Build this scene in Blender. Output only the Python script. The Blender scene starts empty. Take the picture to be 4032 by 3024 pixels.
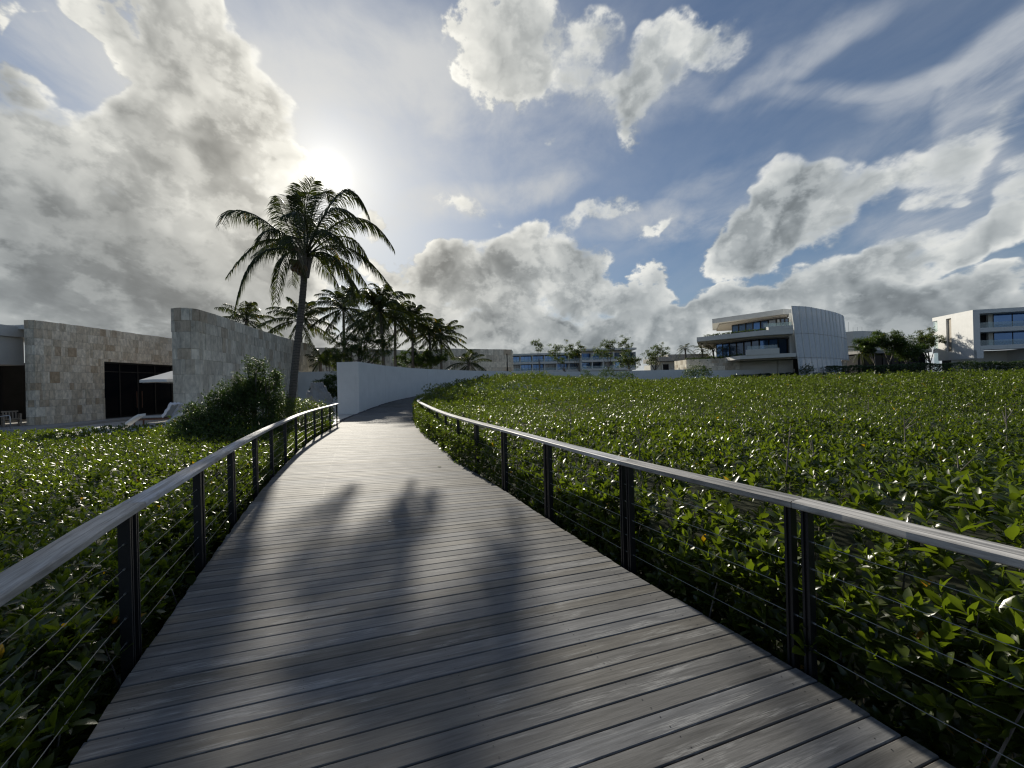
import bpy, math, random
import numpy as np
from mathutils import Vector, Matrix
rad = math.radians
S = bpy.context.scene
C = S.collection
random.seed(7)
RNG = np.random.default_rng(11)

# ------------------------------------------------------------------ camera
H = 1.7                 # eye height over the deck
F = 1514 / 4032         # focal length over image width (13 mm phone lens)
ROLL = 0.025

def ray(px, py):
    """direction (y = 1) seen at a point of the 4032 x 3024 photograph"""
    u = (px - 2016) / 1514; v = (1512 - py) / 1514
    c, s = math.cos(ROLL), math.sin(ROLL)
    return Vector((u * c + v * s, 1.0, v * c - u * s))

def at(px, py, Y):
    r = ray(px, py)
    return Vector((r.x * Y, Y, H + r.z * Y))

def onz(px, py, z=0.0):
    r = ray(px, py); k = (z - H) / r.z
    return Vector((r.x * k, k, z))

cam = bpy.data.cameras.new('camera')
camo = bpy.data.objects.new('camera', cam); C.objects.link(camo)
cam.sensor_width = 36; cam.lens = 36 * F; cam.clip_end = 4000; cam.clip_start = 0.05
camo.matrix_world = Matrix.Translation((0, 0, H)) @ Matrix.Rotation(ROLL, 4, Vector((0, 1, 0))) @ Matrix.Rotation(math.pi / 2, 4, 'X')
S.camera = camo

SUN = ray(1290, 690).normalized()
SUN_EL = math.asin(SUN.z); SUN_AZ = math.atan2(SUN.x, SUN.y)
sl = bpy.data.lights.new('sun', 'SUN'); sl.energy = 4.6; sl.angle = rad(1.1); sl.color = (1, .93, .80)
so = bpy.data.objects.new('sun', sl); C.objects.link(so)
so.rotation_euler = SUN.to_track_quat('Z', 'Y').to_euler()
S.view_settings.view_transform = 'Standard'; S.view_settings.look = 'None'
S.view_settings.exposure = .18; S.view_settings.gamma = 1
S.cycles.max_bounces = 6; S.cycles.transparent_max_bounces = 6
S.cycles.sample_clamp_indirect = 4
S.cycles.use_denoising = True; S.cycles.denoiser = 'OPENIMAGEDENOISE'; S.cycles.denoising_prefilter = 'ACCURATE'; S.cycles.denoising_input_passes = 'RGB_ALBEDO_NORMAL'
S.cycles.pixel_filter_type = 'BLACKMAN_HARRIS'; S.cycles.filter_width = 1.25

# ------------------------------------------------------------------ node helper
class G:
    def __init__(s, nt): s.nt = nt
    def n(s, t, **k):
        x = s.nt.nodes.new(t)
        for a, b in k.items(): setattr(x, a, b)
        return x
    def put(s, sock, v):
        if isinstance(v, bpy.types.NodeSocket): s.nt.links.new(v, sock)
        elif v is not None: sock.default_value = v
    def m(s, op, a, b=None, c=None, clamp=False):
        x = s.n('ShaderNodeMath', operation=op, use_clamp=clamp)
        s.put(x.inputs[0], a); s.put(x.inputs[1], b)
        if c is not None: s.put(x.inputs[2], c)
        return x.outputs[0]
    def v(s, op, a, b=None, sc=None):
        x = s.n('ShaderNodeVectorMath', operation=op)
        s.put(x.inputs[0], a); s.put(x.inputs[1], b)
        if sc is not None: s.put(x.inputs[3], sc)
        return x.outputs['Value'] if op in ('DOT_PRODUCT', 'LENGTH') else x.outputs[0]
    def noise(s, vec, scale, detail=4, rough=.5, dist=0, out='Fac'):
        x = s.n('ShaderNodeTexNoise')
        s.put(x.inputs['Vector'], vec); s.put(x.inputs['Scale'], scale); s.put(x.inputs['Detail'], detail)
        s.put(x.inputs['Roughness'], rough); s.put(x.inputs['Distortion'], dist)
        return x.outputs[out]
    def ss(s, x, a, b, lo=0., hi=1.):
        n = s.n('ShaderNodeMapRange', interpolation_type='SMOOTHSTEP')
        for i, q in enumerate((x, a, b, lo, hi)): s.put(n.inputs[i], q)
        return n.outputs[0]
    def lin(s, x, a, b, lo=0., hi=1.):
        n = s.n('ShaderNodeMapRange')
        for i, q in enumerate((x, a, b, lo, hi)): s.put(n.inputs[i], q)
        return n.outputs[0]
    def mix(s, f, a, b, mode='MIX'):
        n = s.n('ShaderNodeMix', data_type='RGBA', blend_type=mode)
        def q(v): return (*v, 1) if isinstance(v, (tuple, list)) and len(v) == 3 else v
        s.put(n.inputs[0], f); s.put(n.inputs[6], q(a)); s.put(n.inputs[7], q(b))
        return n.outputs[2]

# ------------------------------------------------------------------ sky: Nishita air with clouds placed by direction
W = bpy.data.worlds.new("World"); S.world = W; W.use_nodes = True
g = G(W.node_tree)
bg = W.node_tree.nodes['Background']
sky = g.n('ShaderNodeTexSky', sky_type='NISHITA', sun_disc=False)
sky.sun_elevation = SUN_EL; sky.sun_rotation = SUN_AZ
sky.dust_density = 1.0; sky.ozone_density = 3.0; sky.air_density = 1.0
SKYS = 0.1
D = g.v('NORMALIZE', g.n('ShaderNodeTexCoord').outputs['Generated'])
sd = g.v('DOT_PRODUCT', D, tuple(SUN))
wv1 = g.v('SUBTRACT', g.noise(D, 4.0, 2.5, .6, out='Color'), (.5, .5, .5))
wv2 = g.v('SUBTRACT', g.noise(D, 17.0, 2, .6, out='Color'), (.5, .5, .5))
DS = g.v('ADD', D, g.v('SCALE', wv1, sc=.14))
DW = g.v('ADD', D, g.v('ADD', g.v('SCALE', wv1, sc=.17), g.v('SCALE', wv2, sc=.05)))

def blob(vec, cx, cy, rx, ry, rot=0, amp=1.):
    c = ray(cx, cy).normalized(); r = rad(rot)
    ax = ray(cx + rx * math.cos(r), cy + rx * math.sin(r)).normalized() - c
    ay = ray(cx - ry * math.sin(r), cy + ry * math.cos(r)).normalized() - c
    A = ax / ax.length_squared; B = ay / ay.length_squared
    p = g.m('SUBTRACT', g.v('DOT_PRODUCT', vec, tuple(A)), c.dot(A))
    q = g.m('SUBTRACT', g.v('DOT_PRODUCT', vec, tuple(B)), c.dot(B))
    rr = g.m('MULTIPLY_ADD', p, p, g.m('MULTIPLY', q, q))
    f = g.m('SUBTRACT', 1., rr, clamp=True)
    return g.m('MULTIPLY', f, amp)
def total(vec, rows):
    t = None
    for r in rows:
        b = blob(vec, *r); t = b if t is None else g.m('ADD', t, b)
    return t

CUM = [  # cumulus: centre x, y, radii, turn, weight
 (-150,900,520,520,0,1.1),(350,1000,560,420,0,1.3),(800,960,470,360,0,1.3),(1000,650,240,270,55,1.05),
 (760,380,330,330,60,1.0),(560,640,330,240,0,.9),(720,60,300,210,70,1.1),(900,200,150,300,-18,.8),(40,620,360,260,20,1.0),(120,330,180,110,40,.75),
 (420,80,220,120,0,.55),(60,60,200,100,0,.35),(320,300,260,180,35,-1.15),(30,1100,120,60,0,-1.0),(1120,1000,260,250,0,.9),(600,1280,800,200,0,1.0),(1470,840,95,80,0,.7),(1530,1050,110,90,0,.7),
 (1980,160,200,330,5,1.0),(2290,120,160,160,0,.55),(2580,250,290,180,-28,1.0),(2820,160,130,160,30,.6),(2520,440,110,110,0,.5),(2250,330,240,130,10,.55),
 (2130,1010,170,150,0,1.15),(2110,900,75,70,0,.9),(2030,1110,260,170,0,1.0),(2280,1100,200,150,20,1.1),(1720,1130,260,150,-8,.95),(1850,1290,420,120,0,1.0),(2520,1180,200,170,0,.95),(2250,1330,520,110,0,.9),
 (2170,530,45,30,-20,.35),(2400,1380,2600,150,-1.4,1.1),(3300,1260,900,130,-8,.55),(2600,1350,900,150,0,.5),(1760,1040,150,60,-15,.55),(2560,900,160,40,-35,.42),(2350,840,260,50,-8,.38),(1880,840,200,50,10,.38),(3690,760,120,40,-20,.5),(3750,980,140,50,-20,.5),(300,1380,1200,200,0,1.0),(2960,960,280,190,-14,1.2),(3220,830,260,170,-25,1.1),(3060,780,120,110,0,.8),(3390,800,130,90,0,.6),(3480,700,220,95,-30,.9),(3760,600,300,120,-22,.9),
 (3200,1170,420,130,-18,1.0),(3560,1010,340,100,-27,1.05),(3900,860,280,90,-25,.95),(3900,1060,300,90,-22,.8),(2830,1250,260,110,-10,.95),(3500,1240,700,130,-6,.8),(4060,700,200,200,0,.6),
]
SOFT = [
 (700,250,500,400,30,.5),(2700,850,700,160,-12,.55),(3600,450,700,200,-22,.55),(3700,760,600,240,-25,.55),(2150,350,620,480,0,.6),(1600,600,600,400,0,.45),(3000,380,900,120,14,.5),(3300,120,700,90,-8,.45),(200,300,500,380,0,.5),
 (1450,200,620,340,0,.75),(1250,520,420,300,0,.6),(3880,300,330,220,-20,1.0),(3950,80,380,120,-10,.7),(2850,240,500,160,-20,.35),(3150,200,420,90,-12,.5),
 (3330,330,500,60,16,.3),(2850,580,420,40,-24,.22),(2500,870,520,90,4,.65),(1900,800,420,90,-10,.7),(3850,560,520,170,-25,.7),(2150,760,260,110,-12,.4),
 (2800,700,330,60,-6,.3),(2300,1420,2600,170,0,.9),(3500,1100,900,260,-14,.6),(300,150,500,260,0,.3),
]
DARK = [ # thick, shaded parts of the clouds
 (250,1050,600,420,0,1.0),(780,1120,520,260,0,.9),(760,640,300,160,40,.6),(250,820,360,200,0,.5),(1950,1310,330,100,0,.45),(2560,1210,200,150,0,1.1),
 (2820,1190,260,90,-4,.9),(3020,1060,240,110,-14,.45),(3300,880,220,90,-14,.6),(600,1330,900,160,0,.5),(2330,1290,220,110,0,.5),(560,470,140,100,0,.4),
 (3450,1310,500,70,-4,.5),(300,1250,500,60,0,.4),(1100,1330,400,60,0,.3),(1990,260,150,200,0,.25),(2600,300,150,100,0,.25),(1500,100,500,200,0,.2),
]
# flattened coordinates: cloud texture is seen from below, so it is finer towards the horizon
sep = g.n('ShaderNodeSeparateXYZ'); g.put(sep.inputs[0], D)
hz = g.m('ADD', g.m('MAXIMUM', sep.outputs[2], 0.), .32)
cmb = g.n('ShaderNodeCombineXYZ')
g.put(cmb.inputs[0], g.m('DIVIDE', sep.outputs[0], hz)); g.put(cmb.inputs[1], g.m('DIVIDE', sep.outputs[1], hz)); g.put(cmb.inputs[2], g.m('MULTIPLY', sep.outputs[2], 1.5))
PL = cmb.outputs[0]
DZ = g.v('MULTIPLY', D, (1, 1, 1.35))
def billow(vec, scale, detail, rough):
    a = g.m('SUBTRACT', g.noise(vec, scale, detail, rough), .5)
    return g.m('ABSOLUTE', a)
m1 = g.m('MINIMUM', total(DW, CUM), 1.25)
fine_n = g.m('SUBTRACT', g.noise(DZ, 9., 5.5, .68), .5)
bil = billow(DZ, 19., 3., .5)
n1 = g.m('SUBTRACT', g.m('MULTIPLY', fine_n, 2.5), g.m('SUBTRACT', g.m('MULTIPLY', bil, 1.5), .16))
# low-frequency lumps, looked up again a little nearer the sun: where it is thinner there, light comes through
lump1 = g.noise(DW, 6.5, 4, .5)
off = g.v('ADD', DW, g.v('SCALE', g.v('NORMALIZE', g.v('SUBTRACT', tuple(SUN), D)), sc=.030))
lump2 = g.noise(off, 6.5, 4, .5)
vo = g.n('ShaderNodeTexVoronoi'); g.put(vo.inputs['Vector'], g.v('ADD', DZ, g.v('SCALE', wv2, sc=.07))); vo.inputs['Scale'].default_value = 15.
cir = g.noise(g.v('MULTIPLY', PL, (1.0, .5, 1)), 4.2, 6, .62, .35)
softn = g.ss(g.noise(D, 2.3, 1.5, .5), .40, .60)
hard = g.m('ADD', n1, g.m('MULTIPLY', g.m('SUBTRACT', .40, vo.outputs['Distance']), .55))
wisp = g.m('ADD', g.m('MULTIPLY', n1, .55), g.m('MULTIPLY', g.m('SUBTRACT', cir, .5), 2.3))
n1 = g.m('ADD', g.m('MULTIPLY', hard, softn), g.m('MULTIPLY', wisp, g.m('SUBTRACT', 1., softn)))
n1 = g.m('MULTIPLY', n1, g.ss(m1, .0, .3))
dens = g.m('ADD', m1, n1)
alpha = g.ss(dens, g.lin(softn, 0, 1, .0, .14), g.lin(softn, 0, 1, 1.0, .50))
edge = g.m('MULTIPLY', g.ss(dens, .25, .48), g.ss(dens, .95, .45))
thick = g.ss(dens, .4, 1.5)
relief = g.m('ADD', g.m('MULTIPLY', g.m('SUBTRACT', lump1, lump2), 1.0), g.m('MULTIPLY', g.m('SUBTRACT', g.noise(DS, 3.2, 3, .5), .5), .55))
dark = g.m('MINIMUM', total(DS, DARK), 1.1)
gl = g.m('POWER', g.m('MAXIMUM', sd, 0.), 60.)
gl2 = g.m('POWER', g.m('MAXIMUM', sd, 0.), 9.)
lum = g.m('SUBTRACT', g.m('SUBTRACT', .555, g.m('MULTIPLY', thick, .17)), g.m('MULTIPLY', dark, .11))
lum = g.m('ADD', lum, g.m('ADD', g.m('MULTIPLY', relief, g.m('SUBTRACT', 1., g.m('MULTIPLY', dark, .45))), g.m('MULTIPLY', fine_n, .26)))
lum = g.m('ADD', lum, g.m('MULTIPLY', edge, .10))
lum = g.m('ADD', lum, g.m('MULTIPLY', g.m('SUBTRACT', .40, vo.outputs['Distance']), g.m('MULTIPLY', softn, .16)))
puffs = g.ss(g.m('ADD', hard, g.m('MULTIPLY', relief, .5)), -.16, .20)
lum = g.m('ADD', lum, g.m('MULTIPLY', g.m('SUBTRACT', puffs, .5), g.lin(dark, 0, 1, .12, .075)))
x_ = g.n('ShaderNodeMath', operation='SMOOTH_MAX'); g.put(x_.inputs[0], lum); x_.inputs[1].default_value = .15; x_.inputs[2].default_value = .12; lum = x_.outputs[0]
lum = g.m('MULTIPLY', lum, g.m('ADD', g.m('MULTIPLY', gl, .42), .97))
tint = g.mix(g.lin(lum, .2, .75), (.88, .99, 1.06), (1.0, 1.0, .95))
tint = g.mix(gl2, tint, (1.03, 1.0, .90))
ccol = g.v('SCALE', tint, sc=lum)
# thin high veil
ms = g.m('MINIMUM', total(DS, SOFT), 1.1)
veil = g.m('MULTIPLY', g.ss(g.m('MULTIPLY', ms, g.m('ADD', g.m('MULTIPLY', cir, 1.5), -.15)), .10, .80), .9)
air = g.v('MULTIPLY', sky.outputs[0], (SKYS * .66, SKYS * .72, SKYS * .76))
# soft shoulder so that the air near the sun stays just under white, as exposed in the photograph
L = g.v('DOT_PRODUCT', air, (.3, .5, .2))
air = g.v('SCALE', air, sc=g.m('DIVIDE', 1., g.m('ADD', 1., g.m('MULTIPLY', L, .85))))
air = g.mix(g.ss(sep.outputs[2], .20, .03), air, (.40, .44, .47))
vcol = g.mix(gl2, (.42, .45, .49), (.56, .56, .55))
veil = g.m('ADD', g.m('MULTIPLY', veil, .86), g.lin(cir, .35, .7, .06, .20))
base = g.mix(veil, air, vcol)
out = g.mix(alpha, base, ccol)
halo = g.m('ADD', g.m('MULTIPLY', g.m('POWER', g.m('MAXIMUM', sd, 0.), 2800.), 1.3), g.m('ADD', g.m('MULTIPLY', g.m('POWER', g.m('MAXIMUM', sd, 0.), 260.), .26), g.m('MULTIPLY', g.m('POWER', g.m('MAXIMUM', sd, 0.), 16.), .10)))
out = g.v('ADD', out, g.v('SCALE', (1., .96, .86), sc=halo))
out = g.v('SCALE', out, sc=1 / SKYS)
g.put(bg.inputs[0], out); bg.inputs[1].default_value = SKYS
# below the skyline the air is a plain pale haze
out = g.mix(g.ss(sep.outputs[2], -.02, .0), (.30 / SKYS, .33 / SKYS, .35 / SKYS), out)
g.put(bg.inputs[0], out)
W.cycles.sampling_method = 'MANUAL'; W.cycles.sample_map_resolution = 512

# ------------------------------------------------------------------ object helpers
def link(o, parent=None):
    C.objects.link(o)
    if parent is not None: o.parent = parent
    return o
def tag(o, label, cat, group=None, kind=None):
    o['label'] = label; o['category'] = cat
    if group: o['group'] = group
    if kind: o['kind'] = kind
    return o
def empty(name, loc, label, cat, group=None):
    o = bpy.data.objects.new(name, None); o.location = loc; o.empty_display_size = .2
    link(o); tag(o, label, cat, group); ORIG[o.name] = Vector(loc)
    return o
ORIG = {}

class MB:
    """collects faces in world space; build() makes one mesh object, placed under its thing"""
    def __init__(s): s.v = []; s.f = []; s.c = []; s.cc = (0, 0, 0)
    def col(s, *c): s.cc = c; return s
    def face(s, idx): s.f.append(idx)
    def add(s, vs, fs):
        b = len(s.v); s.v += [tuple(v) for v in vs]; s.c += [s.cc] * len(vs)
        s.f += [[i + b for i in f] for f in fs]
    def prism(s, base, top):
        n = len(base)
        s.add(list(base) + list(top), [list(range(n))[::-1], list(range(n, 2 * n))] + [[i, (i + 1) % n, n + (i + 1) % n, n + i] for i in range(n)])
    def box(s, x0, x1, y0, y1, z0, z1, M=None):
        p = [Vector(q) for q in ((x0, y0, z0), (x1, y0, z0), (x1, y1, z0), (x0, y1, z0), (x0, y0, z1), (x1, y0, z1), (x1, y1, z1), (x0, y1, z1))]
        if M is not None: p = [M @ q for q in p]
        s.prism(p[:4], p[4:])
        return s
    def beam(s, a, b, w, h, up=(0, 0, 1)):
        a = Vector(a); b = Vector(b); d = (b - a).normalized(); u = Vector(up)
        r = d.cross(u).normalized(); u = r.cross(d)
        q = [(-w / 2, -h / 2), (w / 2, -h / 2), (w / 2, h / 2), (-w / 2, h / 2)]
        s.prism([a + r * x + u * y for x, y in q], [b + r * x + u * y for x, y in q])
        return s
    def tube(s, pts, rs, n=8, cap=True):
        pts = [Vector(p) for p in pts]
        if not hasattr(rs, '__len__'): rs = [rs] * len(pts)
        b = len(s.v); r0 = None
        for i, p in enumerate(pts):
            d = (pts[min(i + 1, len(pts) - 1)] - pts[max(i - 1, 0)]).normalized()
            if r0 is None: r0 = d.orthogonal().normalized()
            r0 = (r0 - d * r0.dot(d)).normalized(); u = d.cross(r0)
            for k in range(n):
                a = 2 * math.pi * k / n
                s.v.append(tuple(p + (r0 * math.cos(a) + u * math.sin(a)) * rs[i])); s.c.append(s.cc)
        for i in range(len(pts) - 1):
            for k in range(n):
                s.f.append([b + i * n + k, b + i * n + (k + 1) % n, b + (i + 1) * n + (k + 1) % n, b + (i + 1) * n + k])
        if cap:
            s.f.append([b + k for k in range(n)][::-1]); s.f.append([b + (len(pts) - 1) * n + k for k in range(n)])
        return s
    def build(s, name, mat, parent=None, smooth=False, bevel=0, origin=None):
        me = bpy.data.meshes.new(name)
        root = parent
        o0 = Vector((0, 0, 0))
        while root is not None:
            o0 = o0 + root.location; root = root.parent
        if parent is None and s.v:
            a = np.array(s.v); o0 = Vector(((a[:, 0].min() + a[:, 0].max()) / 2, (a[:, 1].min() + a[:, 1].max()) / 2, a[:, 2].min()))
        me.from_pydata([tuple(Vector(v) - o0) for v in s.v], [], s.f)
        at_ = me.attributes.new('data', 'FLOAT_VECTOR', 'POINT')
        at_.data.foreach_set('vector', np.array(s.c, dtype=np.float32).ravel())
        me.materials.append(mat)
        if smooth:
            me.polygons.foreach_set('use_smooth', [True] * len(me.polygons))
        o = bpy.data.objects.new(name, me); link(o, parent)
        if parent is None: o.location = o0
        if bevel:
            m = o.modifiers.new('bevel', 'BEVEL'); m.width = bevel; m.segments = 2; m.limit_method = 'ANGLE'; m.angle_limit = rad(40)
        return o

def np_mesh(name, V, quads, tris, mat, parent=None, data=None, smooth=False):
    """big meshes straight from arrays"""
    me = bpy.data.meshes.new(name)
    V = np.asarray(V, np.float32)
    nq = len(quads); ntr = len(tris)
    me.vertices.add(len(V)); me.vertices.foreach_set('co', V.ravel())
    loops = np.concatenate([np.asarray(quads, np.int32).ravel(), np.asarray(tris, np.int32).ravel()]) if ntr or nq else np.zeros(0, np.int32)
    me.loops.add(len(loops)); me.loops.foreach_set('vertex_index', loops)
    me.polygons.add(nq + ntr)
    st = np.concatenate([np.arange(nq) * 4, nq * 4 + np.arange(ntr) * 3]).astype(np.int32)
    me.polygons.foreach_set('loop_start', st)
    if smooth: me.polygons.foreach_set('use_smooth', np.ones(nq + ntr, bool))
    me.update(calc_edges=True); me.validate()
    if data is not None:
        a = me.attributes.new('data', 'FLOAT_VECTOR', 'POINT'); a.data.foreach_set('vector', np.asarray(data, np.float32).ravel())
    me.materials.append(mat)
    o = bpy.data.objects.new(name, me); link(o, parent)
    return o

# ------------------------------------------------------------------ materials
def material(name):
    m = bpy.data.materials.new(name); m.use_nodes = True
    g = G(m.node_tree); b = m.node_tree.nodes['Principled BSDF']
    return m, g, b
def attr(g):
    a = g.n('ShaderNodeAttribute'); a.attribute_name = 'data'
    x = g.n('ShaderNodeSeparateXYZ'); g.put(x.inputs[0], a.outputs['Vector'])
    return a.outputs['Vector'], x.outputs[0], x.outputs[1], x.outputs[2]
def pos(g): return g.n('ShaderNodeNewGeometry').outputs['Position']
def bump(g, b, h, strength=.3, dist=.01):
    n = g.n('ShaderNodeBump'); n.inputs['Strength'].default_value = strength; n.inputs['Distance'].default_value = dist
    g.put(n.inputs['Height'], h); g.put(b.inputs['Normal'], n.outputs[0])

def simple(name, col, rough=.6, var=.12, scale=3., spec=.5, metal=0, bmp=.15):
    m, g, b = material(name)
    p = pos(g)
    n = g.noise(p, scale, 6, .6); n2 = g.noise(p, scale * 14, 3, .6)
    f = g.m('ADD', g.lin(n, .3, .7, 1 - var, 1 + var), g.lin(n2, .3, .7, -var * .35, var * .35))
    g.put(b.inputs['Base Color'], g.v('SCALE', col, sc=f))
    b.inputs['Roughness'].default_value = rough; b.inputs['Specular IOR Level'].default_value = spec; b.inputs['Metallic'].default_value = metal
    if bmp: bump(g, b, n2, bmp, .004)
    return m

def leaf_mat(name, dark, light, yellow=.03, trans=.35, rough=.28, spec=.6):
    """data = (random per leaf, random per clump, along the leaf)"""
    m, g, b = material(name)
    _, r, c, t = attr(g)
    col = g.mix(g.m('ADD', g.m('MULTIPLY_ADD', r, .60, g.m('MULTIPLY', c, .30)), g.lin(g.noise(pos(g), .55, 3, .6), .35, .65, -.22, .30), clamp=True), dark, light)
    col = g.mix(g.m('GREATER_THAN', r, 1 - yellow), col, (.42, .22, .02))
    g.put(b.inputs['Base Color'], col)
    g.put(b.inputs['Roughness'], g.lin(g.m('FRACT', g.m('MULTIPLY', r, 17.3)), 0, 1, rough - .08, rough + .16))
    b.inputs['Specular IOR Level'].default_value = spec
    tr = g.n('ShaderNodeBsdfTranslucent')
    g.put(tr.inputs[0], g.v('MULTIPLY', g.mix(.35, col, light), (2.3, 2.35, .6)))
    mx = g.n('ShaderNodeMixShader'); mx.inputs[0].default_value = trans
    g.nt.links.new(b.outputs[0], mx.inputs[1]); g.nt.links.new(tr.outputs[0], mx.inputs[2])
    g.nt.links.new(mx.outputs[0], g.nt.nodes['Material Output'].inputs[0])
    return m

M = {}
M['leaf'] = leaf_mat('mangrove_leaf', (.018, .032, .007), (.090, .122, .020), .004, .42, .29, .7)
M['leaf_far'] = M['leaf']
M['bush'] = leaf_mat('buttonwood_leaf', (.018, .036, .010), (.065, .105, .022), .002, .26, .40, .35)
M['hedge'] = leaf_mat('hedge_leaf', (.012, .028, .008), (.04, .075, .014), .0, .2, .4)
M['tree'] = leaf_mat('tree_leaf', (.020, .036, .010), (.07, .10, .02), .01, .3, .4)
M['palm'] = leaf_mat('palm_leaflet', (.016, .026, .008), (.055, .068, .014), .04, .22, .42, .4)
M['twig'] = simple('twig_bark', (.16, .14, .12), .8, .3, 12)
M['rib'] = simple('frond_rib', (.10, .11, .03), .5, .2, 9)
M['black'] = simple('black_powder_coated_steel', (.012, .013, .015), .42, .15, 8, .5)
M['steel'] = simple('stainless_cable', (.55, .55, .54), .3, .08, 20, .5, .9, 0)
M['cable'] = simple('dull_cable', (.30, .30, .29), .4, .08, 20, .5, .6, 0)
def painted(name, col):
    m, g, b = material(name); p = pos(g)
    st = g.noise(g.v('MULTIPLY', p, (2.6, 2.6, .22)), 1.6, 5, .6); n = g.noise(p, 1.1, 5, .6); f2 = g.noise(p, 22., 4, .6)
    f = g.m('MULTIPLY', g.lin(n, .3, .7, .95, 1.04), g.lin(f2, .3, .7, .965, 1.03))
    c = g.mix(g.ss(st, .56, .78, 0., .22), g.v('SCALE', col, sc=f), (.42, .41, .38))
    g.put(b.inputs['Base Color'], c); b.inputs['Roughness'].default_value = .85; b.inputs['Specular IOR Level'].default_value = .3
    bump(g, b, f2, .25, .006); return m
M['plaster'] = painted('white_painted_render', (.74, .74, .72))
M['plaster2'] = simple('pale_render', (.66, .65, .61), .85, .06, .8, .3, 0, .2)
M['concrete'] = simple('grey_concrete', (.38, .37, .35), .8, .1, 1.5, .3)
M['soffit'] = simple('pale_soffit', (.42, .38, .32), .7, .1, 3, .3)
M['paving'] = simple('pale_terrace_paving', (.50, .48, .44), .6, .1, 1.2, .4)
M['soil'] = simple('wet_soil', (.026, .030, .016), .9, .3, 2.0, .2)
M['cushion'] = simple('grey_cushion', (.42, .42, .41), .95, .08, 5, .1)
M['towel'] = simple('white_towel', (.78, .77, .80), 1., .06, 9, .1, 0, .6)
M['canvas'] = simple('white_canvas', (.80, .80, .78), .9, .03, 3, .1)
M['brownwood'] = simple('brown_wood', (.16, .07, .04), .55, .25, 10, .4)
M['teak'] = simple('weathered_teak', (.30, .24, .18), .6, .2, 10, .4)
M['darkroom'] = simple('dark_interior', (.02, .02, .022), .8, .2, 2, .3)
M['coconut'] = simple('coconut_husk', (.13, .07, .022), .5, .25, 14, .4)
M['rock'] = simple('grey_limestone', (.30, .29, .28), .9, .25, 2.5, .3, 0, 1.)
M['pebble'] = simple('dark_pebbles', (.06, .06, .065), .6, .4, 9, .4)

def glass(name, tint=(.03, .05, .08), rough=.03, metal=0.):
    m, g, b = material(name)
    g.put(b.inputs['Base Color'], (*tint, 1)); b.inputs['Roughness'].default_value = rough
    b.inputs['Specular IOR Level'].default_value = .7 if metal else .08; b.inputs['IOR'].default_value = 1.5; b.inputs['Metallic'].default_value = metal
    bump(g, b, g.noise(pos(g), .5, 2, .5), .05, .02)
    return m
M['glass'] = glass('dark_tinted_glass', (.004, .006, .010)); M['navyglass'] = glass('navy_tinted_glass', (.03, .07, .14), .04, .35); M['wingglass'] = glass('painted_reflection_glass', (.006, .018, .040)); M['blueglass'] = glass('blue_tinted_glass', (.07, .16, .36), .05, .6)  # wing glass: reflected sky and sea painted in as a deep blue base colour
def clear(name):
    m, g, b = material(name)
    b.inputs['Base Color'].default_value = (.9, .97, .97, 1); b.inputs['Roughness'].default_value = .04
    tp = g.n('ShaderNodeBsdfTransparent'); tp.inputs[0].default_value = (.86, .93, .93, 1)
    mx = g.n('ShaderNodeMixShader'); mx.inputs[0].default_value = .82
    g.nt.links.new(b.outputs[0], mx.inputs[1]); g.nt.links.new(tp.outputs[0], mx.inputs[2])
    g.nt.links.new(mx.outputs[0], g.nt.nodes['Material Output'].inputs[0])
    b.inputs['Transmission Weight'].default_value = 0.
    return m
M['clearglass'] = clear('clear_balustrade_glass')

def wood(name, base, rough=.42, streak=1., spec=.5):
    """data = (metres along the board, metres across, random per board): silvered hardwood"""
    m, g, b = material(name)
    a, u, v, r = attr(g)
    cm = g.n('ShaderNodeCombineXYZ')
    g.put(cm.inputs[0], u); g.put(cm.inputs[1], g.m('MULTIPLY', v, 22.)); g.put(cm.inputs[2], g.m('MULTIPLY', r, 57.))
    grain = g.noise(cm.outputs[0], 1.6, 7, .62, .8)
    fine = g.noise(cm.outputs[0], 9., 5, .7)
    cm2 = g.n('ShaderNodeCombineXYZ'); g.put(cm2.inputs[0], g.m('MULTIPLY', u, 1.)); g.put(cm2.inputs[1], g.m('MULTIPLY', v, 7.)); g.put(cm2.inputs[2], g.m('MULTIPLY', r, 31.))
    patch = g.noise(cm2.outputs[0], 1.7, 4, .55, .5)
    blot = g.noise(pos(g), .9, 4, .6)
    tone = g.lin(r, 0, 1, .80, 1.20)
    tone = g.m('MULTIPLY', tone, g.lin(grain, .3, .7, 1 - .22 * streak, 1 + .22 * streak))
    tone = g.m('MULTIPLY', tone, g.lin(fine, .3, .7, .80, 1.20))
    tone = g.m('MULTIPLY', tone, g.lin(blot, .35, .65, .86, 1.12))
    hue = g.mix(g.m('FRACT', g.m('MULTIPLY', r, 7.7)), base, (base[0] * .88, base[1] * .95, base[2] * 1.10))
    col = g.v('SCALE', hue, sc=tone)
    # pale salt bloom along the grain on some stretches
    salt = g.m('MULTIPLY', g.ss(patch, .53, .68), g.ss(fine, .40, .62))
    col = g.mix(g.m('MULTIPLY', salt, .55), col, (.40, .40, .39))
    g.put(b.inputs['Base Color'], col)
    g.put(b.inputs['Roughness'], g.lin(grain, .3, .7, rough - .05, rough + .1))
    b.inputs['Specular IOR Level'].default_value = spec
    bump(g, b, g.m('ADD', g.m('MULTIPLY', grain, .6), g.m('MULTIPLY', fine, .4)), .45, .004)
    return m
M['deck'] = wood('silvered_deck_boards', (.158, .150, .136), .67, 1.5, .24)
M['rail'] = wood('silvered_handrail', (.36, .345, .32), .50, 3.6, .45)

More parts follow.
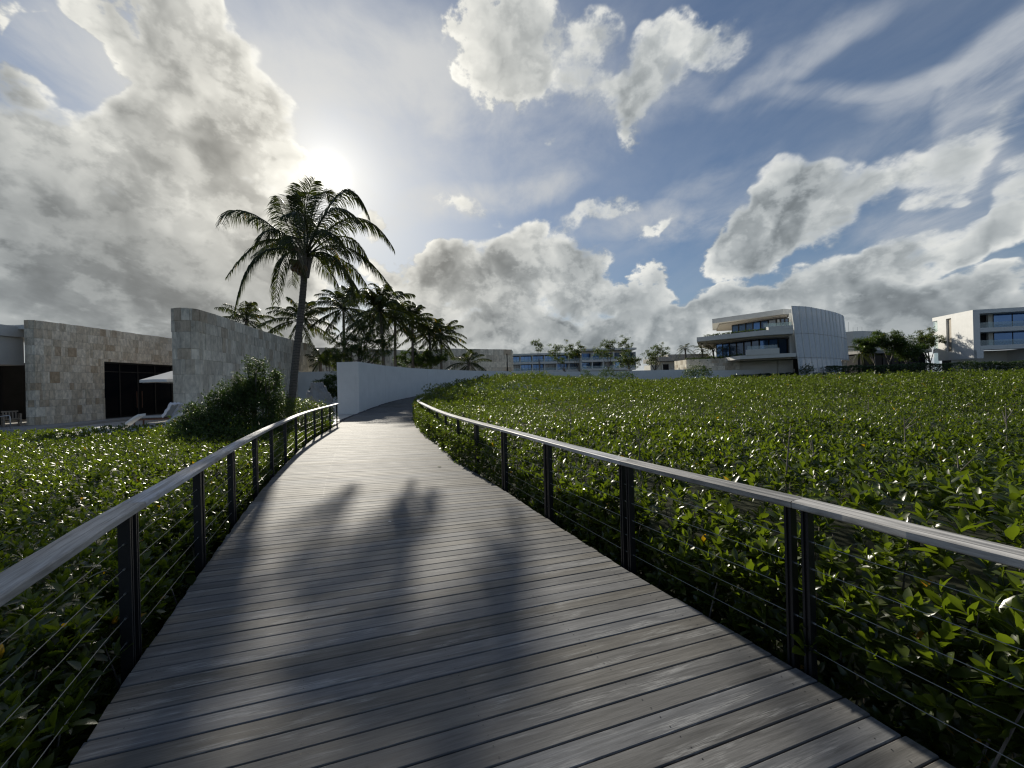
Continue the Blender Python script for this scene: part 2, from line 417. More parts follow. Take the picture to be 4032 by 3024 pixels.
def stone(name, c1, c2, c3, bscale=7.):
    """data = (random, random, 0) per block"""
    m, g, b = material(name)
    a, r1, r2, z = attr(g)
    p = pos(g)
    pv = g.v('MULTIPLY', g.v('ADD', p, g.v('SCALE', a, sc=9.)), (1, 1, .45))
    n = g.noise(pv, bscale, 7, .65, .4)
    st = g.noise(pv, bscale * 2.2, 4, .6)
    col = g.mix(r1, c1, c2)
    col = g.mix(g.m('MULTIPLY', g.ss(r2, .80, 1.0), .6), col, c3)
    col = g.v('SCALE', col, sc=g.lin(n, .30, .70, .62, 1.25))
    col = g.mix(g.m('MULTIPLY', g.ss(st, .60, .74), .35), col, (.20, .155, .10))
    g.put(b.inputs['Base Color'], col); b.inputs['Roughness'].default_value = .88; b.inputs['Specular IOR Level'].default_value = .25
    bump(g, b, n, .7, .03)
    return m
M['stone'] = stone('cream_coral_stone', (.62, .53, .40), (.88, .80, .66), (.42, .29, .17))
M['stone2'] = stone('grey_coral_stone', (.52, .475, .39), (.78, .725, .61), (.38, .28, .18), 4.)
M['joint'] = simple('stone_joint', (.16, .14, .12), .9, .2, 5)

def mesh_screen():
    m, g, b = material('perforated_white_metal')
    b.inputs['Base Color'].default_value = (.62, .65, .68, 1); b.inputs['Roughness'].default_value = .5
    vt = g.n('ShaderNodeTexVoronoi'); g.put(vt.inputs['Vector'], pos(g)); vt.inputs['Scale'].default_value = 9
    tp = g.n('ShaderNodeBsdfTransparent')
    mx = g.n('ShaderNodeMixShader'); g.put(mx.inputs[0], g.m('MULTIPLY', g.m('LESS_THAN', vt.outputs['Distance'], .28), .6))
    g.nt.links.new(b.outputs[0], mx.inputs[1]); g.nt.links.new(tp.outputs[0], mx.inputs[2])
    g.nt.links.new(mx.outputs[0], g.nt.nodes['Material Output'].inputs[0])
    return m
M['screen'] = mesh_screen()

def bark():
    m, g, b = material('palm_trunk_bark')
    p = pos(g)
    x = g.n('ShaderNodeSeparateXYZ'); g.put(x.inputs[0], p)
    w = g.m('ADD', g.m('MULTIPLY', x.outputs[2], 9.), g.m('MULTIPLY', g.noise(p, 3., 3, .6), 1.2))
    ring = g.m('FRACT', w)
    n = g.noise(p, 16., 5, .6)
    col = g.mix(g.ss(ring, .0, .3), (.04, .035, .03), (.13, .115, .10))
    g.put(b.inputs['Base Color'], g.v('SCALE', col, sc=g.lin(n, .3, .7, .7, 1.25)))
    b.inputs['Roughness'].default_value = .85
    bump(g, b, g.m('ADD', ring, n), .6, .02)
    return m
M['bark'] = bark()

# ------------------------------------------------------------------ plan lines
def sst(x, a, b):
    t = np.clip((np.asarray(x, float) - a) / (b - a), 0, 1); return t * t * (3 - 2 * t)
def deck_z(y):           # the boardwalk climbs gently after the bend
    y = np.asarray(y, float)
    return np.interp(y, [-50, 22, 25, 30.7, 38.5, 46, 60], [0, 0, .06, .44, .88, 1.05, 1.15])
def smooth_line(pts, n=8):
    """Catmull-Rom through 2-D points"""
    P = [np.array(p, float) for p in pts]; P = [2 * P[0] - P[1]] + P + [2 * P[-1] - P[-2]]
    out = []
    for i in range(1, len(P) - 2):
        for k in range(n):
            t = k / n; a, b, c, d = P[i - 1:i + 3]
            out.append(.5 * ((2 * b) + (-a + c) * t + (2 * a - 5 * b + 4 * c - d) * t * t + (-a + 3 * b - 3 * c + d) * t ** 3))
    out.append(P[-2])
    return np.array(out)
def gpt(px, py): p = onz(px, py); return (p.x, p.y)
LE = [(-1.0, -.35), gpt(268, 3022), gpt(437, 2756), gpt(541, 2607), gpt(690, 2396), gpt(1000, 1968), gpt(1127, 1825), gpt(1226, 1735), gpt(1332, 1671),
      (-9.25, 21.5), (-9.85, 25.2), (-9.95, 29.), (-9.7, 33.), (-8.55, 38.1), (-6.5, 42.4), (-3.9, 47.4), (-.6, 50.9), (4, 55.5), (9.4, 60), (20, 63), (36, 65)]
RE = [(2.85, -.35), gpt(3745, 3010), gpt(3199, 2670), gpt(2477, 2248), gpt(2188, 2065), gpt(1989, 1934), gpt(1850, 1846), gpt(1741, 1766), gpt(1680, 1703),
      (-4.75, 19.2), (-5.45, 22.6), (-5.8, 26), (-5.75, 30), (-5.2, 35), (-3.9, 39), (-1.9, 43), (1., 46.8), (6, 51.5), (12, 56), (20, 58.8), (36, 61)]
LEs = smooth_line(LE); REs = smooth_line(RE)
def x_on(line, y):       # x of an edge at depth y (edges are single valued in y)
    return np.interp(y, line[:, 1], line[:, 0])
def cum(line):
    return np.concatenate([[0], np.cumsum(np.linalg.norm(np.diff(line, axis=0), axis=1))])
def along(line, s):
    c = cum(line); return np.array([np.interp(s, c, line[:, 0]), np.interp(s, c, line[:, 1])])
def offset(line, d):     # to the right of travel for d > 0
    t = np.gradient(line, axis=0); t /= np.linalg.norm(t, axis=1)[:, None]
    return line + np.stack([t[:, 1], -t[:, 0]], 1) * d
def cut(line, y0, y1):
    return line[(line[:, 1] >= y0) & (line[:, 1] <= y1)]

# ------------------------------------------------------------------ ground
mb = MB(); mb.add([(-1500, -300, -.62), (1500, -300, -.62), (1500, 3000, -.62), (-1500, 3000, -.62)], [[0, 1, 2, 3]])
o = mb.build('ground', M['soil']); o['kind'] = 'structure'

# ------------------------------------------------------------------ boardwalk: every plank a slab of its own in one mesh
def bcenter(s): return (along(MIDL, s))
def resample(line, n):
    c = cum(line); s = np.linspace(0, c[-1], n); return np.stack([np.interp(s, c, line[:, 0]), np.interp(s, c, line[:, 1])], 1)
A_ = resample(cut(LEs, -.4, 52), 400); B_ = resample(cut(REs, -.4, 49), 400)
# pair the two edges so that planks lie as in the photograph
def plank_angle(y): return np.interp(y, [0, 1.7, 4.3, 9.2, 14, 20, 26, 32, 38, 46, 60], [18.5, 17.3, 14.0, 4.5, 1.5, -1., -6., -16., -32., -48., -60.])
MID = (A_ + B_) / 2
def hit(line, c, ang):
    d = np.array([math.cos(rad(ang)), math.sin(rad(ang))]); n = np.array([-d[1], d[0]])
    q = (line - c) @ n; best = None
    for i in np.nonzero(q[:-1] * q[1:] <= 0)[0]:
        t = q[i] / (q[i] - q[i + 1] + 1e-12); p = line[i] + t * (line[i + 1] - line[i])
        dd = abs((p - c) @ d)
        if best is None or dd < best[0]: best = (dd, p)
    return None if best is None else best[1]
ctr = np.array([.9, -.1]); lines = []
while ctr[1] < 50 and len(lines) < 700:
    a = float(plank_angle(ctr[1])); l = hit(LEs, ctr, a); r = hit(REs, ctr, a)
    if l is None or r is None: ctr = ctr + [0, .12]; continue
    ctr = (l + r) / 2; lines.append((l, r))
    n = np.array([-math.sin(rad(a)), math.cos(rad(a))])
    a2 = float(plank_angle(ctr[1] + .12))
    # step so that planks average 120 mm across and never cross
    step = .122
    ctr = ctr + n * step
mb = MB(); TH = .035
for i in range(len(lines) - 1):
    (l0, r0), (l1, r1) = lines[i], lines[i + 1]
    gap = random.uniform(.0022, .0040)
    def shrink(a, b): d = b - a; L_ = np.linalg.norm(d) + 1e-9; return a + d / L_ * gap, b - d / L_ * gap
    la, lb = shrink(l0, l1); ra, rb = shrink(r0, r1)
    e = random.uniform(-.008, .008); dl = (ra - la) / np.linalg.norm(ra - la); la = la - dl * e; lb = lb - dl * e
    e = random.uniform(-.008, .008); ra = ra + dl * e; rb = rb + dl * e
    zz = random.uniform(-.0012, .0012)
    rr = random.random(); u0 = random.uniform(0, 30); Ln = float(np.linalg.norm(ra - la))
    segs = 4; w0 = float(np.linalg.norm(la - lb)); w1 = float(np.linalg.norm(ra - rb))
    base = len(mb.v); ch = .004
    prof = [(0, -TH), (0, -ch), (ch, 0), (1, 0), (2, -ch), (2, -TH)]
    cols = []
    for k in range(segs + 1):
        t = k / segs; p = la + (ra - la) * t; q = lb + (rb - lb) * t; w = w0 + (w1 - w0) * t
        dq = (q - p) / w
        z = float(deck_z((p[1] + q[1]) / 2)) + zz
        for (aa, h) in ((0, -TH), (0, -ch), (ch, 0), (w - ch, 0), (w, -ch), (w, -TH)):
            pt = p + dq * aa
            mb.v.append((pt[0], pt[1], z + h)); mb.c.append((u0 + t * Ln, aa, rr))
    for k in range(segs):
        for j in range(6):
            a_ = base + k * 6 + j; b_ = base + k * 6 + (j + 1) % 6
            mb.f.append([a_, a_ + 6, b_ + 6, b_])
    mb.f.append([base + j for j in range(6)]); mb.f.append([base + segs * 6 + j for j in range(6)][::-1])
walk = mb.build('boardwalk', M['deck']); walk['kind'] = 'structure'
# joists and fascia under the planks
mb = MB()
for line, d in ((LEs, -.03), (REs, .03), (MID, .6), (MID, -.6)):
    L_ = cut(offset(line, -d if line is LEs else (-d if line is REs else d)) if abs(d) < .5 else offset(line, d), -.3, 48)
    for p, q in zip(L_[:-1], L_[1:]):
        zp, zq = float(deck_z(p[1])), float(deck_z(q[1]))
        mb.prism([(p[0] - .03, p[1], zp - .24), (p[0] + .03, p[1], zp - .24), (q[0] + .03, q[1], zq - .24), (q[0] - .03, q[1], zq - .24)],
                 [(p[0] - .03, p[1], zp - .045), (p[0] + .03, p[1], zp - .045), (q[0] + .03, q[1], zq - .045), (q[0] - .03, q[1], zq - .045)])
o = mb.build('joists', M['black'], walk)
o.location = (0, 0, 0); 
# screw heads in rows over the joists
mb = MB()
for i in range(0, min(130, len(lines) - 1)):
    (l0, r0), (l1, r1) = lines[i], lines[i + 1]
    for t in (.04, .27, .5, .73, .96):
        for w in (.25, .75):
            if random.random() < .12: continue
            p = (l0 + (r0 - l0) * t) * (1 - w) + (l1 + (r1 - l1) * t) * w
            z = float(deck_z(p[1])) + .0016; rr_ = .0035
            vs = [(p[0] + rr_ * math.cos(a * math.pi / 3), p[1] + rr_ * math.sin(a * math.pi / 3), z) for a in range(6)]
            mb.add(vs, [list(range(6))])
mb.build('screws', M['black'], walk)
# reparenting keeps world places
for ch in walk.children: ch.matrix_parent_inverse = Matrix.Identity(4)

# ------------------------------------------------------------------ railings
RAILH = .98
def railing(line, label, posts, joints, y0, y1, side):
    root = empty('railing', (line[0][0], line[0][1], 0), label, 'railing', 'cable railings along the boardwalk')
    ax = offset(line, side * .055)
    seg = cut(ax, y0, y1); sl_ = cum(seg)
    # handrail boards, each from joint to joint
    cuts = [0] + [float(np.interp(j, seg[:, 1], sl_)) for j in joints] + [float(sl_[-1])]
    for a, b in zip(cuts[:-1], cuts[1:]):
        mb = MB(); n = max(3, int((b - a) / .25)); base = 0; rr = random.random()
        prof = [(-.072, 0), (-.072, -.034), (-.066, -.04), (.066, -.04), (.072, -.034), (.072, -.006), (.066, 0), (-.066, 0)]
        prof = [(-.066, -.042), (.066, -.042), (.072, -.036), (.072, -.006), (.066, 0), (-.066, 0), (-.072, -.006), (-.072, -.036)]
        for k in range(n + 1):
            s_ = a + .002 + (b - a - .004) * k / n
            p = np.array([np.interp(s_, sl_, seg[:, 0]), np.interp(s_, sl_, seg[:, 1])])
            s2 = min(s_ + .05, sl_[-1]); s1 = max(s_ - .05, 0)
            t = np.array([np.interp(s2, sl_, seg[:, 0]) - np.interp(s1, sl_, seg[:, 0]), np.interp(s2, sl_, seg[:, 1]) - np.interp(s1, sl_, seg[:, 1])]); t /= np.linalg.norm(t)
            nn = np.array([t[1], -t[0]]); z = float(deck_z(p[1])) + RAILH
            for (w, h) in prof:
                q = p + nn * w; mb.v.append((q[0], q[1], z + h)); mb.c.append((s_, w + .3 + h * .3, rr))
        m_ = len(prof)
        for k in range(n):
            for j in range(m_):
                a_ = k * m_ + j; b_ = k * m_ + (j + 1) % m_
                mb.f.append([a_, b_, b_ + m_, a_ + m_])
        mb.f.append(list(range(m_))[::-1]); mb.f.append([n * m_ + j for j in range(m_)])
        mb.build('handrail', M['rail'], root)
    # steel flat under the boards
    mb = MB()
    for i in range(len(seg) - 1):
        p, q = seg[i], seg[i + 1]
        zp = float(deck_z(p[1])) + RAILH - .050; zq = float(deck_z(q[1])) + RAILH - .050
        mb.beam((p[0], p[1], zp), (q[0], q[1], zq), .05, .012)
    mb.build('rail_bar', M['black'], root)
    pp = []
    for (y, dbl) in posts:
        s0 = float(np.interp(y, seg[:, 1], sl_)); tt = along(seg, min(s0 + .1, sl_[-1])) - along(seg, max(s0 - .1, 0)); tt /= np.linalg.norm(tt)
        for ds in ((-.045, .045) if dbl else (0,)):
            p = along(seg, s0 + ds); nn = np.array([tt[1], -tt[0]]); z = float(deck_z(p[1]))
            mb = MB(); c = Vector((p[0], p[1], 0)); T = Vector((tt[0], tt[1], 0)); Nn = Vector((nn[0], nn[1], 0))
            def P(a, b, z_): return c + T * a + Nn * b + Vector((0, 0, z_))
            # two flats with a slot between them, as a welded pair
            for off in (-.013, .013):
                mb.prism([P(off - .006, -.030, z - .30), P(off + .006, -.030, z - .30), P(off + .006, .030, z - .30), P(off - .006, .030, z - .30)],
                         [P(off - .006, -.030, z + RAILH - .056), P(off + .006, -.030, z + RAILH - .056), P(off + .006, .030, z + RAILH - .056), P(off - .006, .030, z + RAILH - .056)])
            mb.prism([P(-.0065, -.018, z - .30), P(.0065, -.018, z - .30), P(.0065, .018, z - .30), P(-.0065, .018, z - .30)],
                     [P(-.0065, -.018, z + RAILH - .056), P(.0065, -.018, z + RAILH - .056), P(.0065, .018, z + RAILH - .056), P(-.0065, .018, z + RAILH - .056)])
            # foot plate bolted to the fascia
            mb.prism([P(-.05, -side * .045, z - .28), P(.05, -side * .045, z - .28), P(.05, -side * .033, z - .28), P(-.05, -side * .033, z - .28)],
                     [P(-.05, -side * .045, z - .06), P(.05, -side * .045, z - .06), P(.05, -side * .033, z - .06), P(-.05, -side * .033, z - .06)])
            po = mb.build('post', M['black'], root)
            if y < 7:
                for k in range(5):
                    zc = z + .13 + k * .155; f = MB(); f.tube([P(-.032, 0, zc), P(.032, 0, zc)], .006, 8); f.build('cable_fitting', M['steel'], po)
            pp.append(s0 + ds)
    for k in range(5):
        mb = MB(); h = .13 + k * .155; pts = []
        for s_ in np.arange(0, sl_[-1], .3):
            p = along(seg, s_); pts.append((p[0], p[1], float(deck_z(p[1])) + h))
        mb.tube(pts, .0019, 5); mb.build('cable', M['cable'], root)
    return root

def yof(px, side):
    L_ = offset(LEs if side < 0 else REs, side * .055); best = None
    for p in L_:
        if p[1] < .4 or p[1] > 24: continue
        # where this point of the rail line appears across the photograph
        lo = (p[0] / p[1]); z = float(deck_z(p[1])) - H; v = z / p[1]; u = lo * math.cos(ROLL) - v * math.sin(ROLL)
        q = abs(2016 + 1514 * u - px)
        if best is None or q < best[0]: best = (q, float(p[1]))
    return best[1]
LEs = smooth_line(LE, 40); REs = smooth_line(RE, 40)
LP = [(yof(x, -1), i < 4) for i, x in enumerate((518, 786, 919, 1007, 1072, 1126, 1168, 1206, 1239, 1269, 1301, 1327))]
RP = [(.55, True)] + [(yof(x, 1), i < 5) for i, x in enumerate((3158, 2479, 2165, 1989, 1879, 1808, 1757, 1725, 1693))] + [(20.0, False), (22.2, False), (25, False), (29, False), (33, False)]
print('posts', [round(p[0], 2) for p in LP], [round(p[0], 2) for p in RP])
railing(LEs, 'cable railing with silvered wooden handrail along the left edge of the boardwalk', LP, [LP[0][0] + .05, LP[3][0], LP[6][0], LP[9][0]], -.25, LP[-1][0] + .25, -1)
railing(REs, 'curving cable railing with silvered wooden handrail between boardwalk and mangrove field', RP, [RP[1][0], RP[2][0], RP[4][0], RP[6][0], RP[8][0], 20, 25], -.25, 40, 1)

# ------------------------------------------------------------------ white curved garden wall
WL = [(-10.12, 25.4), (-10.16, 28.9), (-9.94, 32.8), (-8.8, 38.1), (-6.74, 42.4), (-4.14, 47.4), (-.79, 51.1), (4, 56.3), (9.4, 61), (20, 64), (34, 66.4)]
WLs = smooth_line(WL, 6)
wtop = H + 1.73
wall = empty('garden_wall', (-10.1, 25.4, 0), 'smooth white rendered wall curving beside the boardwalk and round the mangroves', 'wall')
mb = MB()
in_ = WLs; ou = offset(WLs, -1.05)
ou2 = offset(WLs, -.45)
th = np.interp(np.arange(len(WLs)), [0, 4], [0, 0])
outer = ou2
outer[0] = (WLs[0][0] - 1.45, WLs[0][1] + .06); 
for i in range(1, 12): outer[i] = WLs[i] + (outer[i] - WLs[i]) / np.linalg.norm(outer[i] - WLs[i]) * (1.45 - .085 * i)
for i in range(len(WLs) - 1):
    a, b, c, d = WLs[i], WLs[i + 1], outer[i + 1], outer[i]
    mb.prism([(a[0], a[1], -.6), (b[0], b[1], -.6), (c[0], c[1], -.6), (d[0], d[1], -.6)], [(a[0], a[1], wtop), (b[0], b[1], wtop), (c[0], c[1], wtop), (d[0], d[1], wtop)])
mb.build('wall_panel', M['plaster'], wall)
mb = MB()
a, b = Vector((34.02, 66.4, 0)), Vector((49.5, 67.2, 0))
mb.prism([(34.003, 66.4, -.6), (49.5, 67.2, -.6), (49.5, 67.7, -.6), (34.003, 66.85, -.6)], [(34.003, 66.4, wtop - .25), (49.5, 67.2, wtop - .35), (49.5, 67.7, wtop - .35), (34.003, 66.85, wtop - .25)])
mb.build('lower_wall_panel', M['plaster'], wall)
for k in (9, 19, 27, 36, 45):      # expansion joints
    a = WLs[k]; tn = WLs[k + 1] - a; tn /= np.linalg.norm(tn); nn = np.array([tn[1], -tn[0]])
    mb = MB(); p0 = a + nn * .003; p1 = p0 + tn * .012
    mb.add([(p0[0], p0[1], float(deck_z(a[1]))), (p1[0], p1[1], float(deck_z(a[1]))), (p1[0], p1[1], wtop), (p0[0], p0[1], wtop)], [[0, 1, 2, 3]]); mb.build('joint_line', M['concrete'], wall)
# ground behind the wall, level with its foot
mb = MB(); far = [tuple(p) for p in offset(WLs, -.3)[8:]]
mb.add([(x, y, 1.2) for x, y in far] + [(60, 68.2, 1.2), (240, 60, 1.2), (600, 400, 1.2), (-300, 400, 1.2), (-300, 45, 1.2), (-14, 45, 1.2)], [list(range(len(far) + 6))])
o = mb.build('garden_ground', M['soil']); o['kind'] = 'structure'

# pebbles along the foot of the wall and the open deck edge
V = []; Q = []
ico = bpy.data.meshes.new('tmp'); import bmesh
bm = bmesh.new(); bmesh.ops.create_icosphere(bm, subdivisions=1, radius=1); iv = np.array([v.co[:] for v in bm.verts]); itri = np.array([[v.index for v in f.verts] for f in bm.faces]); bm.free()
bpy.data.meshes.remove(ico)
pl = cut(offset(LEs, -.05), 17.7, 46); n = 900; cc = cum(pl); T_ = []; k = 0
for i in range(n):
    s_ = random.uniform(0, cc[-1]); p = along(pl, s_); r_ = random.uniform(.02, .06)
    p = p + np.array([random.gauss(-.06, .05), random.gauss(0, .03)]); z = float(deck_z(p[1])) - .015
    V.append(iv * [r_ * random.uniform(.7, 1.3), r_, r_ * .6] + [p[0], p[1], z]); T_.append(itri + k * len(iv)); k += 1
o = np_mesh('pebbles', np.concatenate(V), np.zeros((0, 4), int), np.concatenate(T_), M['pebble'], smooth=True, data=np.zeros((len(iv) * n, 3)))
o['kind'] = 'stuff'; o['label'] = 'strip of small dark pebbles between boardwalk and white wall'; o['category'] = 'pebbles'

# ------------------------------------------------------------------ leaves
def norm(a): return a / (np.linalg.norm(a, axis=1)[:, None] + 1e-9)
def leaves(P, A, N, L, Wd, clump, lod, bend=.18):
    """P base points, A along the blade, N blade normal, L length, Wd width"""
    n = len(P); A = norm(A); N = norm(N - A * (N * A).sum(1)[:, None]); B = np.cross(N, A)
    rnd = RNG.random(n)
    if lod == 0: ts = np.array([0, .22, .5, .78]); ws = np.array([.10, .78, 1., .66])
    elif lod == 1: ts = np.array([0, .42]); ws = np.array([.15, 1.])
    else: ts = None
    if ts is not None:
        m = len(ts); V = np.zeros((n, 3 * m + 1, 3))
        for i, (t, w) in enumerate(zip(ts, ws)):
            c = P + A * (L * t)[:, None] - N * (L * bend * t * t)[:, None]
            e = B * (Wd * .5 * w)[:, None]; f = N * (Wd * .16 * w)[:, None]
            V[:, 3 * i] = c - e + f; V[:, 3 * i + 1] = c; V[:, 3 * i + 2] = c + e + f
        V[:, -1] = P + A * L[:, None] - N * (L * bend)[:, None]
        q = []
        for i in range(m - 1):
            a = 3 * i; q += [[a, a + 1, a + 4, a + 3], [a + 1, a + 2, a + 5, a + 4]]
        a = 3 * (m - 1); t3 = [[a, a + 1, 3 * m], [a + 1, a + 2, 3 * m]]; k = 3 * m + 1
        tt = np.concatenate([np.repeat(ts, 3), [1]])
    else:
        k = 4; V = np.zeros((n, 4, 3)); V[:, 0] = P; V[:, 3] = P + A * L[:, None] - N * (L * bend)[:, None]
        c = P + A * (L * .5)[:, None] + N * (Wd * .10)[:, None]
        V[:, 1] = c - B * (Wd * .5)[:, None]; V[:, 2] = c + B * (Wd * .5)[:, None]
        q = []; t3 = [[0, 3, 1], [0, 2, 3]]; tt = np.array([0, .5, .5, 1])
    off = (np.arange(n) * k)[:, None, None]
    Q = (np.array(q).reshape(1, -1, 4) + off).reshape(-1, 4) if q else np.zeros((0, 4), int)
    T = (np.array(t3)[None] + off).reshape(-1, 3)
    D_ = np.stack([np.repeat(rnd, k), np.repeat(clump, k), np.tile(tt, n)], 1)
    return V.reshape(-1, 3), Q, T, D_
def merge(parts):
    V = []; Q = []; T = []; D_ = []; b = 0
    for v, q, t, d in parts:
        V.append(v); Q.append(q + b); T.append(t + b); D_.append(d); b += len(v)
    return np.concatenate(V), np.concatenate(Q), np.concatenate(T), np.concatenate(D_)
def put(name, parts, mat, parent=None, smooth=False):
    V, Q, T, D_ = merge(parts); o0 = np.zeros(3); r = parent
    while r is not None: o0 += np.array(r.location); r = r.parent
    o = np_mesh(name, V - o0, Q, T, mat, parent, D_, smooth)
    return o

def rosettes(P, up, k, L, W, lod, spread=(12, 66), stemlen=.05, scatter=1.):
    """k leaves round each shoot tip, the outer ones lying flatter"""
    n = len(P); up = norm(up)
    t1 = norm(np.cross(up, np.tile([.3, .9, .1], (n, 1)))); t2 = np.cross(up, t1)
    a0 = RNG.random(n) * 6.28; cl = RNG.random(n); out = []
    sz = RNG.uniform(.75, 1.2, n)
    for j in range(k):
        f = j / max(1, k - 1)
        az = a0 + j * 2.4 + RNG.normal(0, .25, n)
        el = np.radians(spread[0] + (spread[1] - spread[0]) * f + RNG.normal(0, 12, n) * scatter)
        rad_ = t1 * np.cos(az)[:, None] + t2 * np.sin(az)[:, None]
        A = up * np.cos(el)[:, None] + rad_ * np.sin(el)[:, None]
        Nn = up * np.sin(el)[:, None] - rad_ * np.cos(el)[:, None] + RNG.normal(0, .18, (n, 3))
        l = L * sz * RNG.uniform(.75, 1.15, n) * (.7 + .3 * f)
        base = P - up * (stemlen * f * sz)[:, None]
        out.append(leaves(base, A, Nn, l, l * W * RNG.uniform(.85, 1.15, n), cl, lod))
    return merge(out)

def inside(pts, poly):
    x, y = pts[:, 0], pts[:, 1]; r = np.zeros(len(x), bool); px, py = poly[:, 0], poly[:, 1]; j = len(poly) - 1
    for i in range(len(poly)):
        c = ((py[i] > y) != (py[j] > y)) & (x < (px[j] - px[i]) * (y - py[i]) / (py[j] - py[i] + 1e-12) + px[i]); r ^= c; j = i
    return r
def vnoise(x, y, s, seed=0):
    """cheap smooth noise from a few sines"""
    r = np.random.default_rng(seed); t = 0
    for i in range(7):
        a = r.uniform(0, 6.28); f = s * r.uniform(.5, 2.2); t = t + np.sin((x * math.cos(a) + y * math.sin(a)) * f + r.uniform(0, 6.28)) / 7
    return t

REo = offset(REs, .10); LEo = offset(LEs, -.10)
RPOLY = np.array([tuple(p) for p in cut(REo, -.5, 70)] + [(49, 63.5), (60, 66.), (100, 66.), (120, 60), (120, -.5)])
LPOLY = np.array([tuple(p) for p in cut(LEo, -.5, 17.6)][::-1] + [(0, -.5), (-30, -.5), (-30, 13.5), (-18.5, 14.8), (-14.8, 15.8), (-12.8, 18.2), (-8.9, 18.6)])
def rtop(x, y):
    d = np.sqrt(x * x + y * y)
    z = .80 + .70 * sst(d, 7, 46) + .9 * np.exp(-(((x - 1.5) / 6.5) ** 2 + ((y - 38) / 8.) ** 2)) + .25 * np.exp(-((x + 3.2) ** 2 + (y - 27) ** 2) / 16)
    z = z + (.16 + .1 * sst(d, 12, 40)) * vnoise(x, y, 1.9, 1) + .18 * vnoise(x, y, .45, 2) + .09 * vnoise(x, y, 6., 3) + .30 * sst(d, 8, 30) * (np.abs(vnoise(x, y, 2.6, 11)) * 2.2 - .35) + .30 * sst(d, 14, 30) * np.maximum(0, vnoise(x, y, 3.4, 12)) * 1.6 * (1 - .7 * sst(y, 44, 56))
    z = z + .55 * np.asarray(deck_z(y)) * np.exp(-np.abs(x + 4) / 8)
    e = x - x_on(REs, y)      # lower right against the boardwalk
    return z + .14 * np.exp(-((x - 2.9) ** 2 + (y - 2.2) ** 2) / 3.) - (.10 + .62 * (1 - sst(y, 5., 8.))) * np.exp(-np.maximum(e, 0) / .50) * (y < 40)
def ltop(x, y):
    return .52 + .12 * vnoise(x, y, 1.3, 5) + .09 * vnoise(x, y, .5, 6) + .05 * vnoise(x, y, 6., 7) - .42 * np.exp(-np.maximum(x_on(LEs, y) - x, 0) / .5) - .07 * sst(y, 8, 13)

def shoots(poly, top, r0, r1, dens, layers, zlow, k, L, lod, W=.45, jitter=.07):
    """shoot tips over the ring r0..r1 round the camera, inside poly and inside the view"""
    w = r1 * 1.02
    n = int(dens * (2 * w) * (w + .5)); P = np.stack([RNG.uniform(-w, w, n), RNG.uniform(-.5, w, n)], 1)
    d = np.hypot(P[:, 0], P[:, 1]); ok = (d >= r0) & (d < r1) & (np.abs(P[:, 0]) < 1.75 * P[:, 1] + 3.2) & inside(P, poly); P = P[ok]
    x, y = P[:, 0], P[:, 1]; zt = top(x, y)
    res = []
    for i in range(layers):
        sub = np.ones(len(x), bool) if i == 0 else RNG.random(len(x)) < zlow[1]
        xs, ys = x[sub] + RNG.normal(0, .05, sub.sum()), y[sub] + RNG.normal(0, .05, sub.sum())
        if i: 
            q = inside(np.stack([xs, ys], 1), poly); xs, ys = xs[q], ys[q]
        z = top(xs, ys) - (RNG.exponential(jitter * (1 if r0 < 10 else 1.9), len(xs)) if i == 0 else RNG.uniform(.08, zlow[0], len(xs)))
        res.append(np.stack([xs, ys, z], 1))
    P3 = np.concatenate(res)
    tilt = RNG.normal(0, .33 if r0 < 16 else .6, (len(P3), 3)); tilt[:, 2] = 1
    return P3, norm(tilt)

